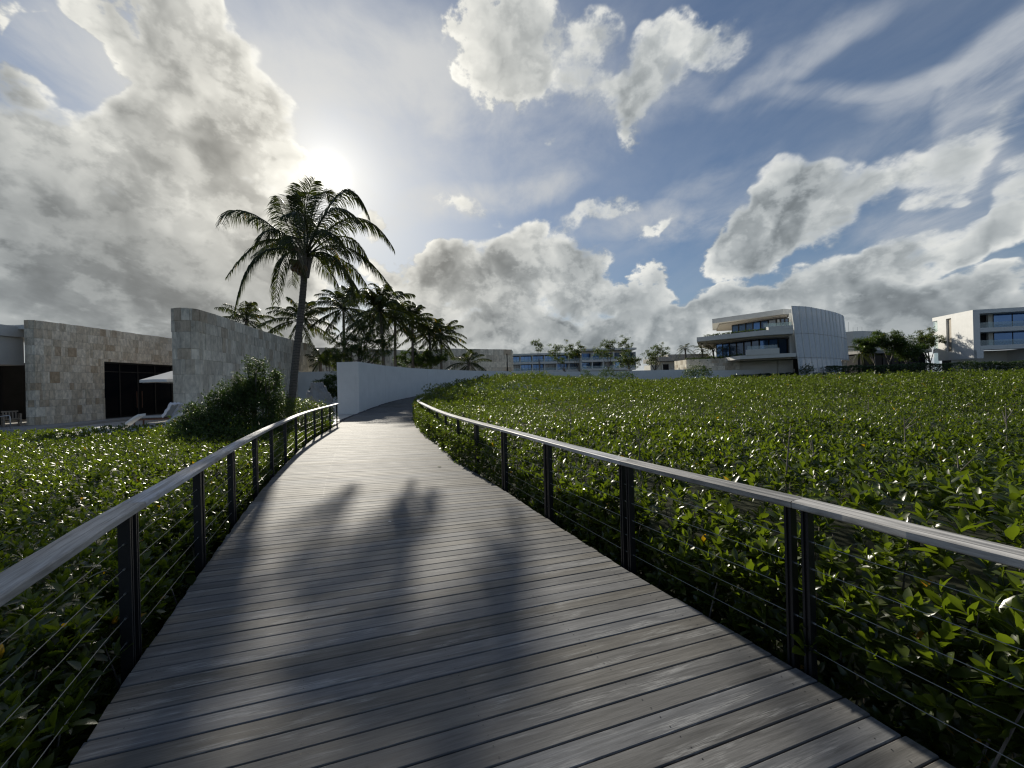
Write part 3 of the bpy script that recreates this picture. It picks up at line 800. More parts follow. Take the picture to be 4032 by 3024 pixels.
def field(name, poly, top, label, edge):
    parts = []
    for (r0, r1, dens, layers, zlow, k, L, lod) in (
            (0, 4.5, 46, 3, (.9, .8), 7, .122, 0), (4.5, 9, 62, 3, (.6, .7), 7, .097, 0), (9, 16, 64, 2, (.5, .8), 6, .088, 1),
            (16, 28, 32, 2, (.6, .7), 6, .115, 2), (28, 46, 17, 2, (.6, .6), 6, .155, 2), (46, 110, 9, 2, (.5, .4), 6, .19, 2)):
        if edge == 'L' and r0 > 27: continue
        P3, up = shoots(poly, top, r0, r1, dens, layers, zlow, k, L, lod)
        if len(P3): parts.append(rosettes(P3, up, k, L, .43, lod))
    # the flank beside the planks: shoots at every height, leaning out towards the light
    line = REs if edge == 'R' else LEs; sg = 1 if edge == 'R' else -1
    for (y0, y1, n, k, L, lod) in ((-.3, 5, 1500, 7, .120, 0), (5, 12, 2400, 6, .09, 1), (12, 24, 2600, 6, .095, 2), (24, 40, 1300, 6, .12, 2)):
        if edge == 'L' and y0 > 18: continue
        y1 = min(y1, 17.6) if edge == 'L' else y1
        y = RNG.uniform(y0, y1, n); e = np.abs(RNG.normal(0, .22, n)) + .14
        if edge == 'R':   # one stretch has grown through the cables and over the planks
            e = e - .20 * sst(y, 5.0, 8) - .14 * sst(y, 11, 14) - .06 * np.maximum(0, vnoise(x_on(line, y), y, 2.5, 8)) * 2
        x = x_on(line, y) + sg * e * 1.12; zt = top(x, y); z = zt - (zt + .40) * RNG.random(n) ** 1.05
        up = RNG.normal(0, .38, (n, 3)) + [-.40 if sg > 0 else .25, .15, 1]
        parts.append(rosettes(np.stack([x, y, z], 1), up, k, L, .43, lod))
    o = put(name, parts, M['leaf'], None, False)
    o['kind'] = 'stuff'; o['label'] = label; o['category'] = 'mangroves'
    # thin grey stems inside the near part, and a few bare ones standing over the leaves
    mb = MB()
    for i in range(70):
        y = random.uniform(.3, 7) ** 1.0; e = abs(random.gauss(0, .5)) + .15; x = float(x_on(line, y)) + sg * e
        zt = float(top(np.array([x]), np.array([y]))[0]) - .08; b = Vector((x + random.gauss(0, .12), y + random.gauss(0, .12), -.6))
        c = Vector((x, y, zt)); mid = (b + c) / 2 + Vector((random.gauss(0, .06), random.gauss(0, .06), 0))
        mb.tube([b, mid, c], [.008, .006, .003], 4, False)
    if edge == 'R':
        for (px, py, px2, py2) in ((2516, 1682, 2528, 1793), (3109, 1701, 3123, 1870), (3195, 1720, 3190, 1836), (2246, 1595, 2244, 1690), (3770, 1790, 3775, 1870), (2760, 1590, 2764, 1650), (3420, 1570, 3424, 1640), (3960, 1600, 3955, 1690), (3560, 1640, 3570, 1720)):
            yh = 1512 - ROLL * (px2 - 2016); Y = .85 * 1514 / (py2 - yh); t_ = at(px, py, Y); b = at(px2, py2, Y) - Vector((0, 0, .5)); m_ = (t_ + b) / 2 + Vector((random.gauss(0, .03), 0, 0))
            mb.tube([b, m_, t_], [.010, .008, .004], 5, False)
            for q in range(3):
                s_ = t_.lerp(b, random.uniform(.05, .4)); mb.tube([s_, s_ + Vector((random.gauss(0, .12), random.gauss(0, .08), random.uniform(.08, .22)))], [.005, .002], 4, False)
    o2 = mb.build(name.replace('canopy', 'stems'), M['twig'])
    o2['kind'] = 'stuff'; o2['label'] = 'thin grey stems under the ' + label.split(' ', 1)[1]; o2['category'] = 'stems'
field('mangrove_canopy', RPOLY, rtop, 'wide field of glossy green mangrove leaves right of the boardwalk', 'R')
field('mangrove_canopy', LPOLY, ltop, 'patch of glossy green mangrove leaves left of the boardwalk', 'L')

# ------------------------------------------------------------------ shrubs, hedges and broad-leaved trees
def shell_points(n, c, r, low=-.3, fill=.75):
    v = norm(RNG.normal(0, 1, (n, 3))); v[:, 2] = np.where(v[:, 2] < low, -v[:, 2], v[:, 2])
    rr = fill + (1 - fill) * RNG.random(n) ** .5
    return np.array(c) + v * np.array(r) * rr[:, None], v
def shrub(name, c, lobes, L, label, cat, mat, dens=260, lod=1, group=None, k=6, stems=True, W=.45):
    root = empty(name, (c[0], c[1], c[2]), label, cat, group); parts = []
    for (dx, dy, dz, rx, ry, rz) in lobes:
        n = int(dens * (rx * ry + rx * rz + ry * rz) * 1.6)
        P, v = shell_points(n, (c[0] + dx, c[1] + dy, c[2] + dz), (rx, ry, rz), -.5, .35)
        P = P + RNG.normal(0, .05 + .06 * rx, P.shape) ; up = v * .8 + [0, 0, .7] + RNG.normal(0, .3, P.shape)
        parts.append(rosettes(P, up, k, L, W, lod))
    put('foliage', parts, mat, root)
    if stems:
        mb = MB()
        for (dx, dy, dz, rx, ry, rz) in lobes:
            for q in range(3):
                t_ = Vector((c[0] + dx + random.gauss(0, rx * .3), c[1] + dy + random.gauss(0, ry * .3), c[2] + dz + rz * random.uniform(.2, .9)))
                b = Vector((c[0] + dx * .6, c[1] + dy * .6, c[2] - .1)); mb.tube([b, (b + t_) / 2 + Vector((random.gauss(0, .08), 0, 0)), t_], [.03, .02, .006], 5, False)
        mb.build('stem', M['twig'], root)
    return root
# tall pointed shrub in front of the tall stone wall
def atl(px, py, Y, c): p = at(px, py, Y); return (p.x - c[0], p.y - c[1], p.z - c[2])
c = (-8.9, 13.6, -.3)
def lobe(px, py, Y, r, rz, c=c): return (*atl(px, py, Y, c), r, r, rz)
shrub('shrub', c, [lobe(985, 1500, 13.5, .20, .95), lobe(1035, 1490, 13.6, .20, .75), lobe(1000, 1560, 13.5, .34, .7), lobe(960, 1560, 13.3, .55, .6), lobe(1085, 1510, 13.8, .28, .45), lobe(930, 1640, 12.8, .6, .6), lobe(1040, 1620, 13.2, .6, .6), lobe(1000, 1700, 12.6, .7, .5), lobe(1100, 1600, 13.6, .45, .5), lobe(1000, 1560, 13.6, .55, .7), lobe(935, 1590, 13.2, .5, .6), lobe(1060, 1560, 13.9, .45, .6), lobe(935, 1530, 13.4, .16, .6), lobe(880, 1560, 13.0, .16, .55), lobe(1092, 1510, 13.8, .14, .6), lobe(1010, 1470, 13.4, .13, .55), lobe(980, 1760, 11.6, .8, .5), lobe(1080, 1700, 13.0, .6, .5)],
      .066, 'tall pointed dark green shrub between the railing and the tall stone wall', 'shrub', M['bush'], 400, 1)
c2 = (-10.9, 12.2, -.3)
shrub('shrub', c2, [lobe(870, 1600, 12.4, .5, .55, c2), lobe(830, 1660, 12, .6, .5, c2), lobe(760, 1640, 12, .28, .45, c2), lobe(735, 1690, 11.8, .45, .35, c2), lobe(800, 1730, 11.2, .7, .4, c2), lobe(890, 1740, 11.4, .6, .4, c2), lobe(850, 1700, 11.8, .7, .5, c2), lobe(780, 1690, 11.6, .6, .5, c2)],
      .066, 'low spreading dark shrub left of the pointed shrub, before the tall stone wall', 'shrub', M['bush'], 560, 1)
c3 = (-8.8, 15.6, -.2)
shrub('shrub', c3, [lobe(1140, 1620, 14.8, .5, .55, c3), lobe(1200, 1620, 15.6, .5, .55, c3), lobe(1255, 1625, 16.3, .45, .5, c3), lobe(1290, 1640, 16.8, .3, .5, c3), lobe(1110, 1640, 14.2, .4, .45, c3), lobe(1180, 1680, 14.5, .5, .4, c3)],
      .06, 'bright green low shrub round the foot of the leaning palm', 'shrub', M['leaf'], 380, 1)

def tree(c, crown, top, label, seed, L=.16, n=1400, trunk=.12, mat=None, group=None, name='tree', sparse=.5, lod=2, lean=0):
    """c foot, crown = list of (dx, dy, dz, r) leaf clumps carried by limbs"""
    rs = random.Random(seed)
    root = empty(name, c, label, 'tree', group); mb = MB(); parts = []
    fork = Vector(c) + Vector((lean, 0, top * .35)); mb.tube([Vector(c) - Vector((0, 0, .2)), Vector(c) + Vector((lean * .3, 0, top * .18)), fork], [trunk, trunk * .8, trunk * .7], 7)
    tot = sum(r ** 2 for *_, r in crown)
    for (dx, dy, dz, r) in crown:
        e = Vector(c) + Vector((dx, dy, dz)); m1_ = fork.lerp(e, .5) + Vector((rs.gauss(0, .12), rs.gauss(0, .12), -.08 * top * rs.random()))
        mb.tube([fork - Vector((0, 0, .1)), m1_, e], [trunk * .55, trunk * .38, trunk * .15], 5, False)
        for q in range(5):
            d = Vector((rs.gauss(0, 1), rs.gauss(0, 1), rs.gauss(.4, .8))).normalized() * r * .9
            s_ = m1_.lerp(e, rs.uniform(.3, 1)); mb.tube([s_, s_ + d * .5 + Vector((0, 0, -.02)), s_ + d], [trunk * .2, trunk * .12, trunk * .05], 4, False)
        m_ = max(20, int(n * r * r / tot)); sub = max(4, int(9 * r / .8)); cs = [(e + Vector((rs.gauss(0, .5), rs.gauss(0, .5), rs.gauss(0, .38))) * 1) if False else e + Vector((rs.gauss(0, .5) * r, rs.gauss(0, .5) * r, rs.gauss(0, .42) * r)) for _ in range(sub)]
        cc_ = np.array([list(q) for q in cs])[RNG.integers(0, sub, m_)]
        P = cc_ + RNG.normal(0, .20 * r, (m_, 3)) * [1, 1, .7]
        up = RNG.normal(0, .6, (m_, 3)) + [0, 0, .8]
        parts.append(rosettes(P, up, 3, L, .5, lod, (40, 90)))
    mb.build('trunk', M['twig'], root); put('crown', parts, mat or M['tree'], root)
    return root

# ------------------------------------------------------------------ palms
def frond_parts(P0, P1, P2, nl, Lmax, w, hang, lod):
    """one frond: rachis on a curve, two rows of hanging leaflets"""
    P0, P1, P2 = (np.array(p, float) for p in (P0, P1, P2))
    t = np.linspace(.16, .995, nl); t = t + RNG.normal(0, .004, nl); t = np.clip(t, .1, 1)
    def bz(t): t = np.asarray(t)[:, None]; return (1 - t) ** 2 * P0 + 2 * t * (1 - t) * P1 + t * t * P2
    def bt(t): t = np.asarray(t)[:, None]; return 2 * (1 - t) * (P1 - P0) + 2 * t * (P2 - P1)
    out = []
    for sgn in (-1, 1):
        tt = np.clip(t + RNG.normal(0, .004, nl), .1, 1); p = bz(tt); T = norm(bt(tt)); side = norm(np.cross(T, np.tile([0, 0, 1.], (nl, 1)))) * sgn
        prof = np.sin(np.pi * np.clip((tt * .86 + .12), 0, 1)) ** .6
        l = Lmax * (.25 + .75 * prof) * RNG.uniform(.82, 1.1, nl)
        tw = RNG.normal(0, .12, nl); hg = hang * RNG.uniform(.6, 1.35, nl)
        A0 = norm(side * (.75 + tw)[:, None] + T * .62 + np.outer(-hg * .35, [0, 0, 1]))
        A1 = norm(A0 + np.outer(-hg * 1.0, [0, 0, 1]) + RNG.normal(0, .05, (nl, 3)))
        A2 = norm(A1 + np.outer(-hg * 1.3, [0, 0, 1]))
        Wv = norm(np.cross(A0, side) + T * .9)
        a = p; b = p + A0 * (l * .35)[:, None]; c_ = b + A1 * (l * .35)[:, None]; d = c_ + A2 * (l * .3)[:, None]
        ws = (w * RNG.uniform(.8, 1.15, nl))[:, None]
        V = np.zeros((nl, 7, 3)); V[:, 0] = a - Wv * ws * .25; V[:, 1] = a + Wv * ws * .25; V[:, 2] = b - Wv * ws * .5; V[:, 3] = b + Wv * ws * .5
        V[:, 4] = c_ - Wv * ws * .4; V[:, 5] = c_ + Wv * ws * .4; V[:, 6] = d
        off = (np.arange(nl) * 7)[:, None, None]
        Q = (np.array([[0, 1, 3, 2], [2, 3, 5, 4]])[None] + off).reshape(-1, 4); T3 = (np.array([[4, 5, 6]])[None] + off).reshape(-1, 3)
        cl = RNG.random(); D_ = np.stack([np.repeat(RNG.random(nl) * .965, 7), np.full(nl * 7, cl), np.tile([0, 0, .35, .35, .7, .7, 1], nl)], 1)
        out.append((V.reshape(-1, 3), Q, T3, D_))
    tr = np.linspace(0, 1, 10); mb = MB(); mb.tube([Vector(q) for q in bz(tr)], list(np.interp(tr, [0, .15, 1], [.045, .026, .005]) * (Lmax / .7)), 5, False)
    V = np.array(mb.v); out.append((V, np.array(mb.f), np.zeros((0, 3), int), np.stack([np.full(len(V), .2), np.full(len(V), .5), np.zeros(len(V))], 1)))
    return out
def trunk_mesh(root, pts, r0, r1):
    P = smooth_line([(p[0], p[1]) for p in pts], 10)
    n = len(P); z = np.interp(np.arange(n), np.arange(len(pts)) * 10, [p[2] for p in pts]); mb = MB(); rs = []
    # ringed stem
    fine = []; 
    for i in range(n * 3):
        u = i / 3; fine.append((float(np.interp(u, np.arange(n), P[:, 0])), float(np.interp(u, np.arange(n), P[:, 1])), float(np.interp(u, np.arange(n), z))))
    m_ = len(fine)
    for i in range(m_):
        f = i / (m_ - 1); r_ = r0 + (r1 - r0) * f + r0 * .55 * max(0, 1 - f * 9) ** 2; rs.append(r_ * (1 + .05 * ((i % 3) == 0)))
    mb.tube(fine, rs, 12); return mb.build('trunk', M['bark'], root, smooth=True)
def palm(foot, crownpt, R, nf, label, seed, group='coconut palms behind the white wall', nl=34, detail=.8, name='palm_tree', stretch=1., lop=.55):
    rs = random.Random(seed); foot = Vector(foot); cr = Vector(crownpt)
    root = empty(name, foot, label, 'palm tree', group)
    mid = foot.lerp(cr, .5) + Vector((rs.gauss(0, .12), 0, 0))
    trunk_mesh(root, [foot - Vector((0, 0, .2)), foot.lerp(mid, .5), mid, mid.lerp(cr, .6), cr], .19, .13)
    parts = []
    for i in range(nf):
        f = i / nf; az = i * 2.4 + rs.gauss(0, .25); el = rad(84 - 128 * f ** 1.05 + rs.gauss(0, 8))
        L_ = R * rs.uniform(.85, 1.12) * (.8 + .3 * math.sin(math.pi * f))
        d = Vector((math.cos(az) * math.cos(el), math.sin(az) * math.cos(el), math.sin(el))); h = Vector((math.cos(az), math.sin(az), 0))
        P1 = cr + d * L_ * .62; P2 = P1 + (d * .35 + h * .35 + Vector((0, 0, -(lop + .25 * rs.random()) * (.35 + .65 * math.cos(el)) ))) * L_ * .62 * stretch
        parts += frond_parts(cr, P1, P2, nl, R * .27, .065 * R / 3, .5 + .6 * rs.random(), 1)
    put('crown', parts, M['palm'], root)
    mb = MB()      # fibrous shaft under the fronds
    for q in range(9):
        a = rs.uniform(0, 6.28); mb.tube([cr + Vector((math.cos(a) * .06, math.sin(a) * .06, -.55)), cr + Vector((math.cos(a) * .17, math.sin(a) * .17, -.1)), cr + Vector((math.cos(a) * .3, math.sin(a) * .3, .25))], [.05, .05, .02], 5)
    mb.build('leaf_bases', M['twig'], root)
    return root

# the big leaning coconut palm, fronds set after the photograph
PY = 15.5; CR = at(1203, 1005, PY)
root = empty('palm_tree', at(1150, 1690, PY), 'tallest coconut palm with leaning trunk and orange coconuts, in front of the sun', 'palm tree')
ft = at(1147, 1700, PY); root.location = (ft.x, ft.y, -.2)
tp = [at(1141, 1760, PY), at(1150, 1570, PY), at(1166, 1400, PY), at(1185, 1230, PY), at(1198, 1080, PY), at(1203, 1000, PY)]
tp[0].z = -.3
trunk_mesh(root, [tuple(p) for p in tp], .150, .112)
FR = [  # mid px, tip px, depth of mid, depth of tip
 ((985, 838), (872, 885), .2, .6), ((1090, 905), (1018, 960), -1.0, -1.9), ((1060, 945), (898, 1085), .5, .3), ((1025, 1000), (922, 1228), -.5, -.9), ((1120, 1010), (1084, 1190), -1.0, -1.5),
 ((1130, 880), (1094, 775), .8, 1.3), ((1155, 850), (1126, 770), -.6, -1.3), ((1188, 830), (1180, 728), .5, 1.0), ((1205, 820), (1240, 711), -.3, -.6), ((1250, 780), (1310, 790), .7, 1.5), ((1235, 860), (1290, 745), 1.4, 2.6),
 ((1345, 760), (1452, 850), .2, .3), ((1300, 830), (1420, 880), -1.2, -2.0), ((1390, 858), (1548, 975), -.2, -.3), ((1350, 930), (1452, 1030), 1.2, 1.9), ((1370, 975), (1545, 1140), -.4, -.6), ((1310, 1010), (1385, 1165), -1.3, -1.8),
 ((1330, 1040), (1428, 1175), .8, 1.2), ((1340, 1020), (1440, 1118), 1.3, 2.1), ((1255, 1020), (1330, 1120), 2.0, 3.0), ((1275, 905), (1362, 1018), -2.0, -2.9), ((1160, 1040), (1150, 1120), 1.3, 2.2), ((1150, 930), (1190, 1080), -2.3, -3.1), 
 ((1110, 960), (1000, 1010), 1.8, 2.9), ((1200, 800), (1215, 760), 1.6, 3.0), ((1200, 860), (1120, 850), -2.2, -3.0)]
for i, (m_, t_, ym, yt) in enumerate(FR):
    Mp = at(*m_, PY + ym); Tp = at(*t_, PY + yt); B0 = Vector(CR) + Vector((0, 0, -.12 + .02 * (i % 7)))
    ctl = 2 * Mp - (B0 + Tp) / 2
    Ln = (Mp - B0).length + (Tp - Mp).length
    up_ = Tp.z > B0.z + 1.4 and abs(Tp.x - B0.x) < 1.6
    fp = frond_parts(B0, ctl, Tp, int(26 + 17 * Ln), .86 if not up_ else .74, .033, .95 if not up_ else .22, 0)
    put('frond', fp, M['palm'], root)
mb = MB()
for q in range(16):
    a = random.uniform(0, 6.28); mb.tube([Vector(CR) + Vector((math.cos(a) * .07, math.sin(a) * .07, -.9)), Vector(CR) + Vector((math.cos(a) * .16, math.sin(a) * .16, -.35)), Vector(CR) + Vector((math.cos(a) * .33, math.sin(a) * .33, .15))], [.05, .055, .02], 6)
mb.build('leaf_bases', M['twig'], root)
bm = bmesh.new(); bmesh.ops.create_icosphere(bm, subdivisions=2, radius=1)
cv = np.array([v.co[:] for v in bm.verts]); cf = np.array([[v.index for v in f.verts] for f in bm.faces]); bm.free()
for (px, py, dy) in ((1148, 1030, -.3), (1160, 1045, -.4), (1172, 1038, -.35), (1155, 1058, -.3), (1168, 1062, -.45), (1185, 1050, -.4), (1192, 1066, -.45), (1178, 1074, -.35), (1200, 1058, -.4), (1165, 980, -.2), (1152, 988, -.1), (1178, 985, -.3)):
    p = at(px, py, PY + dy); r_ = random.uniform(.085, .11)
    put('coconut', [(cv * [r_, r_, r_ * 1.25] + np.array(p), np.zeros((0, 4), int), cf, np.full((len(cv), 3), .4))], M['coconut'], root, True)

PL_ = [ # crown px, depth, foot px x, radius, fronds, label
 ((970, 1262), 45, 976, 3.6, 24, 'small coconut palm rising over the tall stone wall, leftmost of the row'),
 ((1183, 1262), 42, 1195, 3.7, 28, 'coconut palm half hidden behind the leaning palm trunk'),
 ((1352, 1215), 45, 1358, 4.2, 34, 'dark coconut palm with slim trunk directly right of the leaning palm'),
 ((1497, 1225), 40, 1507, 4.3, 42, 'broadest dark coconut palm with the thickest trunk behind the end of the white wall'),
 ((1556, 1250), 45, 1563, 3.5, 30, 'coconut palm with bent slim trunk just right of the broadest palm'),
 ((1624, 1262), 46, 1626, 3.3, 30, 'narrow upright coconut palm standing alone between two groups behind the white wall'),
 ((1691, 1318), 48, 1694, 3.5, 28, 'lower coconut palm, left one of the close pair at the right end of the row'),
 ((1738, 1322), 51, 1741, 3.5, 26, 'lower coconut palm, last one at the right end of the row')]
for i, (c_, Y, fx, R_, nf, lb) in enumerate(PL_):
    f_ = at(fx, 1500, Y); palm((f_.x, f_.y, .6), at(*c_, Y), R_, nf, lb, 40 + i)
p = at(1262, 1420, 41); palm((p.x, p.y, .4), p, 2.3, 16, 'short young palm with yellowish fronds beyond the end of the tall stone wall', 60)
p = at(1846, 1432, 57); palm((p.x, p.y, .9), p, 3.4, 18, 'short spreading palm in front of the far stone building', 61)
for i, (px, py, Y, R_, lb) in enumerate(((2698, 1375, 74, 2.3, 'small drooping palm on the terrace, leftmost beside the white building'), (2765, 1380, 73, 2.4, 'small drooping palm, middle one of the three left of the white building'), (2808, 1380, 72, 2.4, 'small drooping palm nearest to the white building'))):
    p = at(px, py, Y); palm((p.x, p.y, 2.5), p, R_, 15, lb, 70 + i, 'small palms beside the screened building', 14, lop=.95)
p = at(3392, 1385, 76); palm((p.x, p.y, 1.2), p, 3.4, 16, 'dark palm in front of the round rendered building', 77, None, 16)

# broad trees behind the white wall
def tr(px, py, Y, fx, crown, top, label, seed, zf=1.0, **k):
    f_ = at(fx, 1500, Y); c_ = (f_.x, f_.y, zf); cl = []
    for (x, y, r) in crown: q = at(x, y, Y); cl.append((q.x - c_[0], random.gauss(0, r * .4), q.z - zf, r))
    return tree(c_, cl, at(px, py, Y).z - zf, label, seed, **k)
tr(1400, 1300, 37, 1400, [(1330, 1345, .9), (1390, 1330, 1.1), (1450, 1330, 1.2), (1500, 1345, 1.), (1420, 1390, 1.2), (1350, 1400, 1.), (1480, 1400, 1.1), (1530, 1370, .7), (1440, 1285, .6), (1310, 1390, .7)], 5, 'large leafy sea grape tree in front of the palms behind the white wall', 3, n=5200, L=.17, mat=M['tree'], trunk=.2)
tr(1300, 1380, 39, 1300, [(1290, 1400, .8), (1320, 1430, .7), (1280, 1430, .6)], 3, 'yellow-green leafy tree beside the short young palm', 4, n=1800, L=.17, mat=M['leaf'])
tr(1645, 1380, 47, 1640, [(1600, 1420, 1.0), (1650, 1405, 1.1), (1700, 1395, 1.1), (1735, 1410, 1.0), (1640, 1430, .9), (1690, 1430, .9), (1625, 1390, .6), (1565, 1430, .6)], 3, 'dense dark rounded tree under the right-hand palms', 5, n=4200, L=.2, mat=M['bush'])
# sparse trees before the apartments
G_ = 'sparse trees in front of the long apartment block'
ST = [(2118, 2126, [(2108, 1352, 1.0), (2128, 1362, .9), (2118, 1375, .7)], 'thin, nearly bare tree, leftmost in front of the apartments', .35, 500),
      (2200, 2226, [(2175, 1392, 1.3), (2200, 1370, 1.4), (2230, 1372, 1.3), (2190, 1405, 1.), (2245, 1395, 1.1), (2215, 1420, .8)], 'broad sparse tree with open crown at the left end of the glazed apartments', 1, 1500),
      (2270, 2284, [(2258, 1385, 1.2), (2285, 1372, 1.2), (2275, 1398, 1.2), (2255, 1405, .8)], 'dense topped small tree touching the broad sparse tree on its right', 1, 1300),
      (2384, 2398, [(2362, 1385, 1.4), (2385, 1355, 1.3), (2405, 1358, 1.2), (2390, 1395, 1.2), (2412, 1370, .8)], 'flat topped tree in the middle of the glazed apartments', 1, 1500),
      (2460, 2478, [(2445, 1350, .9), (2462, 1345, 1.), (2475, 1362, .8), (2460, 1400, 1.4), (2490, 1410, 1.5), (2440, 1425, 1.2), (2505, 1430, 1.1), (2470, 1430, 1.3)], 'tall two-tiered tree hiding the right corner of the apartments', 1, 2600),
      (2579, 2580, [(2560, 1400, 1.3), (2590, 1370, 1.), (2600, 1390, 1.2), (2575, 1410, 1.3), (2555, 1425, 1.1), (2610, 1400, .8), (2580, 1385, 1.)], 'lone tree with a leaning open crown right of the apartments', 1, 1900)]
for i, (tx, fx, cr_, lb, dn, n_) in enumerate(ST):
    tr(tx, min(y for _, y, _ in cr_) , 84, fx, cr_, 5, lb, 20 + i, 1.2, n=n_, L=.24, mat=M['tree'], trunk=.13, group=G_)
G2 = 'dark trees between the two white buildings'
for i, (tx, fx, cr_, lb) in enumerate(((3440, 3447, [(3415, 1350, 1.6), (3445, 1340, 1.6), (3425, 1375, 1.2)], 'dark tree with flat crown before the round rendered building, leftmost of the dark trees'),
        (3490, 3502, [(3475, 1335, 1.5), (3505, 1345, 1.7), (3520, 1358, 1.3)], 'dark tree with an s-shaped pale trunk in front of the glazed hall'),
        (3565, 3570, [(3545, 1355, 1.8), (3580, 1362, 1.9), (3560, 1395, 1.6), (3600, 1385, 1.5), (3530, 1380, 1.3)], 'widest dark tree hiding most of the glazed hall'),
        (3640, 3665, [(3615, 1340, 1.3), (3640, 1325, 1.5), (3668, 1335, 1.4), (3690, 1350, 1.1), (3645, 1360, 1.4), (3610, 1365, 1.1)], 'round crowned tree overlapping the left edge of the sunlit white building'))):
    tr(tx, 1330, 74 if i < 3 else 82, fx, cr_, 7, lb, 30 + i, 1.2, n=4200, L=.25, mat=M['bush'] if i != 3 else M['tree'], trunk=.16, group=G2)
# hedge under the buildings, bushes along the wall
def hedge(name, x0, x1, Y0, Y1, z0, z1, label, cat, mat, n, L=.22, seed=3):
    root = empty(name, ((x0 + x1) / 2, (Y0 + Y1) / 2, z0), label, cat)
    t = RNG.random(n); x = x0 + (x1 - x0) * t + RNG.normal(0, .1, n); y = Y0 + (Y1 - Y0) * t + RNG.normal(0, .6, n)
    zt = z1 + .3 * vnoise(x, y, 1.3, seed) + .25 * vnoise(x, y, .4, seed + 1); z = zt - (zt - z0) * RNG.random(n) ** 1.6
    parts = [rosettes(np.stack([x, y, z], 1), RNG.normal(0, .4, (n, 3)) + [0, -.3, 1], 5, L, .5, 2)]
    put('foliage', parts, mat, root); return root
hedge('hedge', 51, 112, 62.5, 60, .8, 3.25, 'long dark clipped hedge below the buildings at the right edge of the mangroves', 'hedge', M['hedge'], 13000)
hedge('hedge', 37, 51, 64.2, 63.5, .6, 2.25, 'low dark hedge in front of the lower white wall', 'hedge', M['hedge'], 1800)
for i, (px, py, Y, r, rz, lb) in enumerate(((2745, 1468, 60, 1.9, 1.6, 'round dark bush against the far white wall, largest'), (2392, 1470, 56, 1.1, 1.0, 'small bush against the middle of the far white wall'), (2305, 1476, 55, .8, .8, 'smallest bush against the far white wall'), (3180, 1458, 61, 1.0, 1.3, 'dark bush below the perforated screen'), (2460, 1480, 57, 1.3, .9, 'low bush spreading along the far white wall'))):
    p = at(px, py, Y); shrub('bush', (p.x, p.y, .6), [(0, 0, p.z - .6, r, r, rz * .8), (r * .7, .2, p.z - .9, r * .7, r * .6, rz * .6), (-r * .6, 0, p.z - 1., r * .7, r * .6, rz * .6)], .2, lb, 'bush', M['bush'], 24, 2, 'bushes along the far wall', 5)
p = at(1300, 1545, 31); shrub('shrub', (p.x, p.y, .6), [(-.8, 0, .9, .8, .6, .9), (.2, 0, 1.1, .9, .6, 1.1), (1.0, 0, .6, .6, .5, .8), (0, 0, .5, 1.2, .6, .6)], .3, 'dark ferny shrub in the corner between rock and white wall', 'shrub', M['bush'], 60, 2, None, 7, True, .14)

# two things lying on the planks
p = onz(1722, 1838, .012); o = put('fallen_leaf', [leaves(np.array([[p.x, p.y, .012]]), np.array([[.8, .3, .1]]), np.array([[0, 0, 1.]]), np.array([.09]), np.array([.045]), np.array([.9]), 0)], M['leaf'])
tag(o, 'single small green leaf lying on the planks near the right railing', 'leaf')
p = onz(1527, 2054, .01); o = put('petal', [leaves(np.array([[p.x, p.y, .01]]), np.array([[.9, .2, .05]]), np.array([[0, 0, 1.]]), np.array([.045]), np.array([.025]), np.array([.9]), 0)], M['canvas'])
tag(o, 'tiny white petal lying on the planks in the middle of the boardwalk', 'petal')

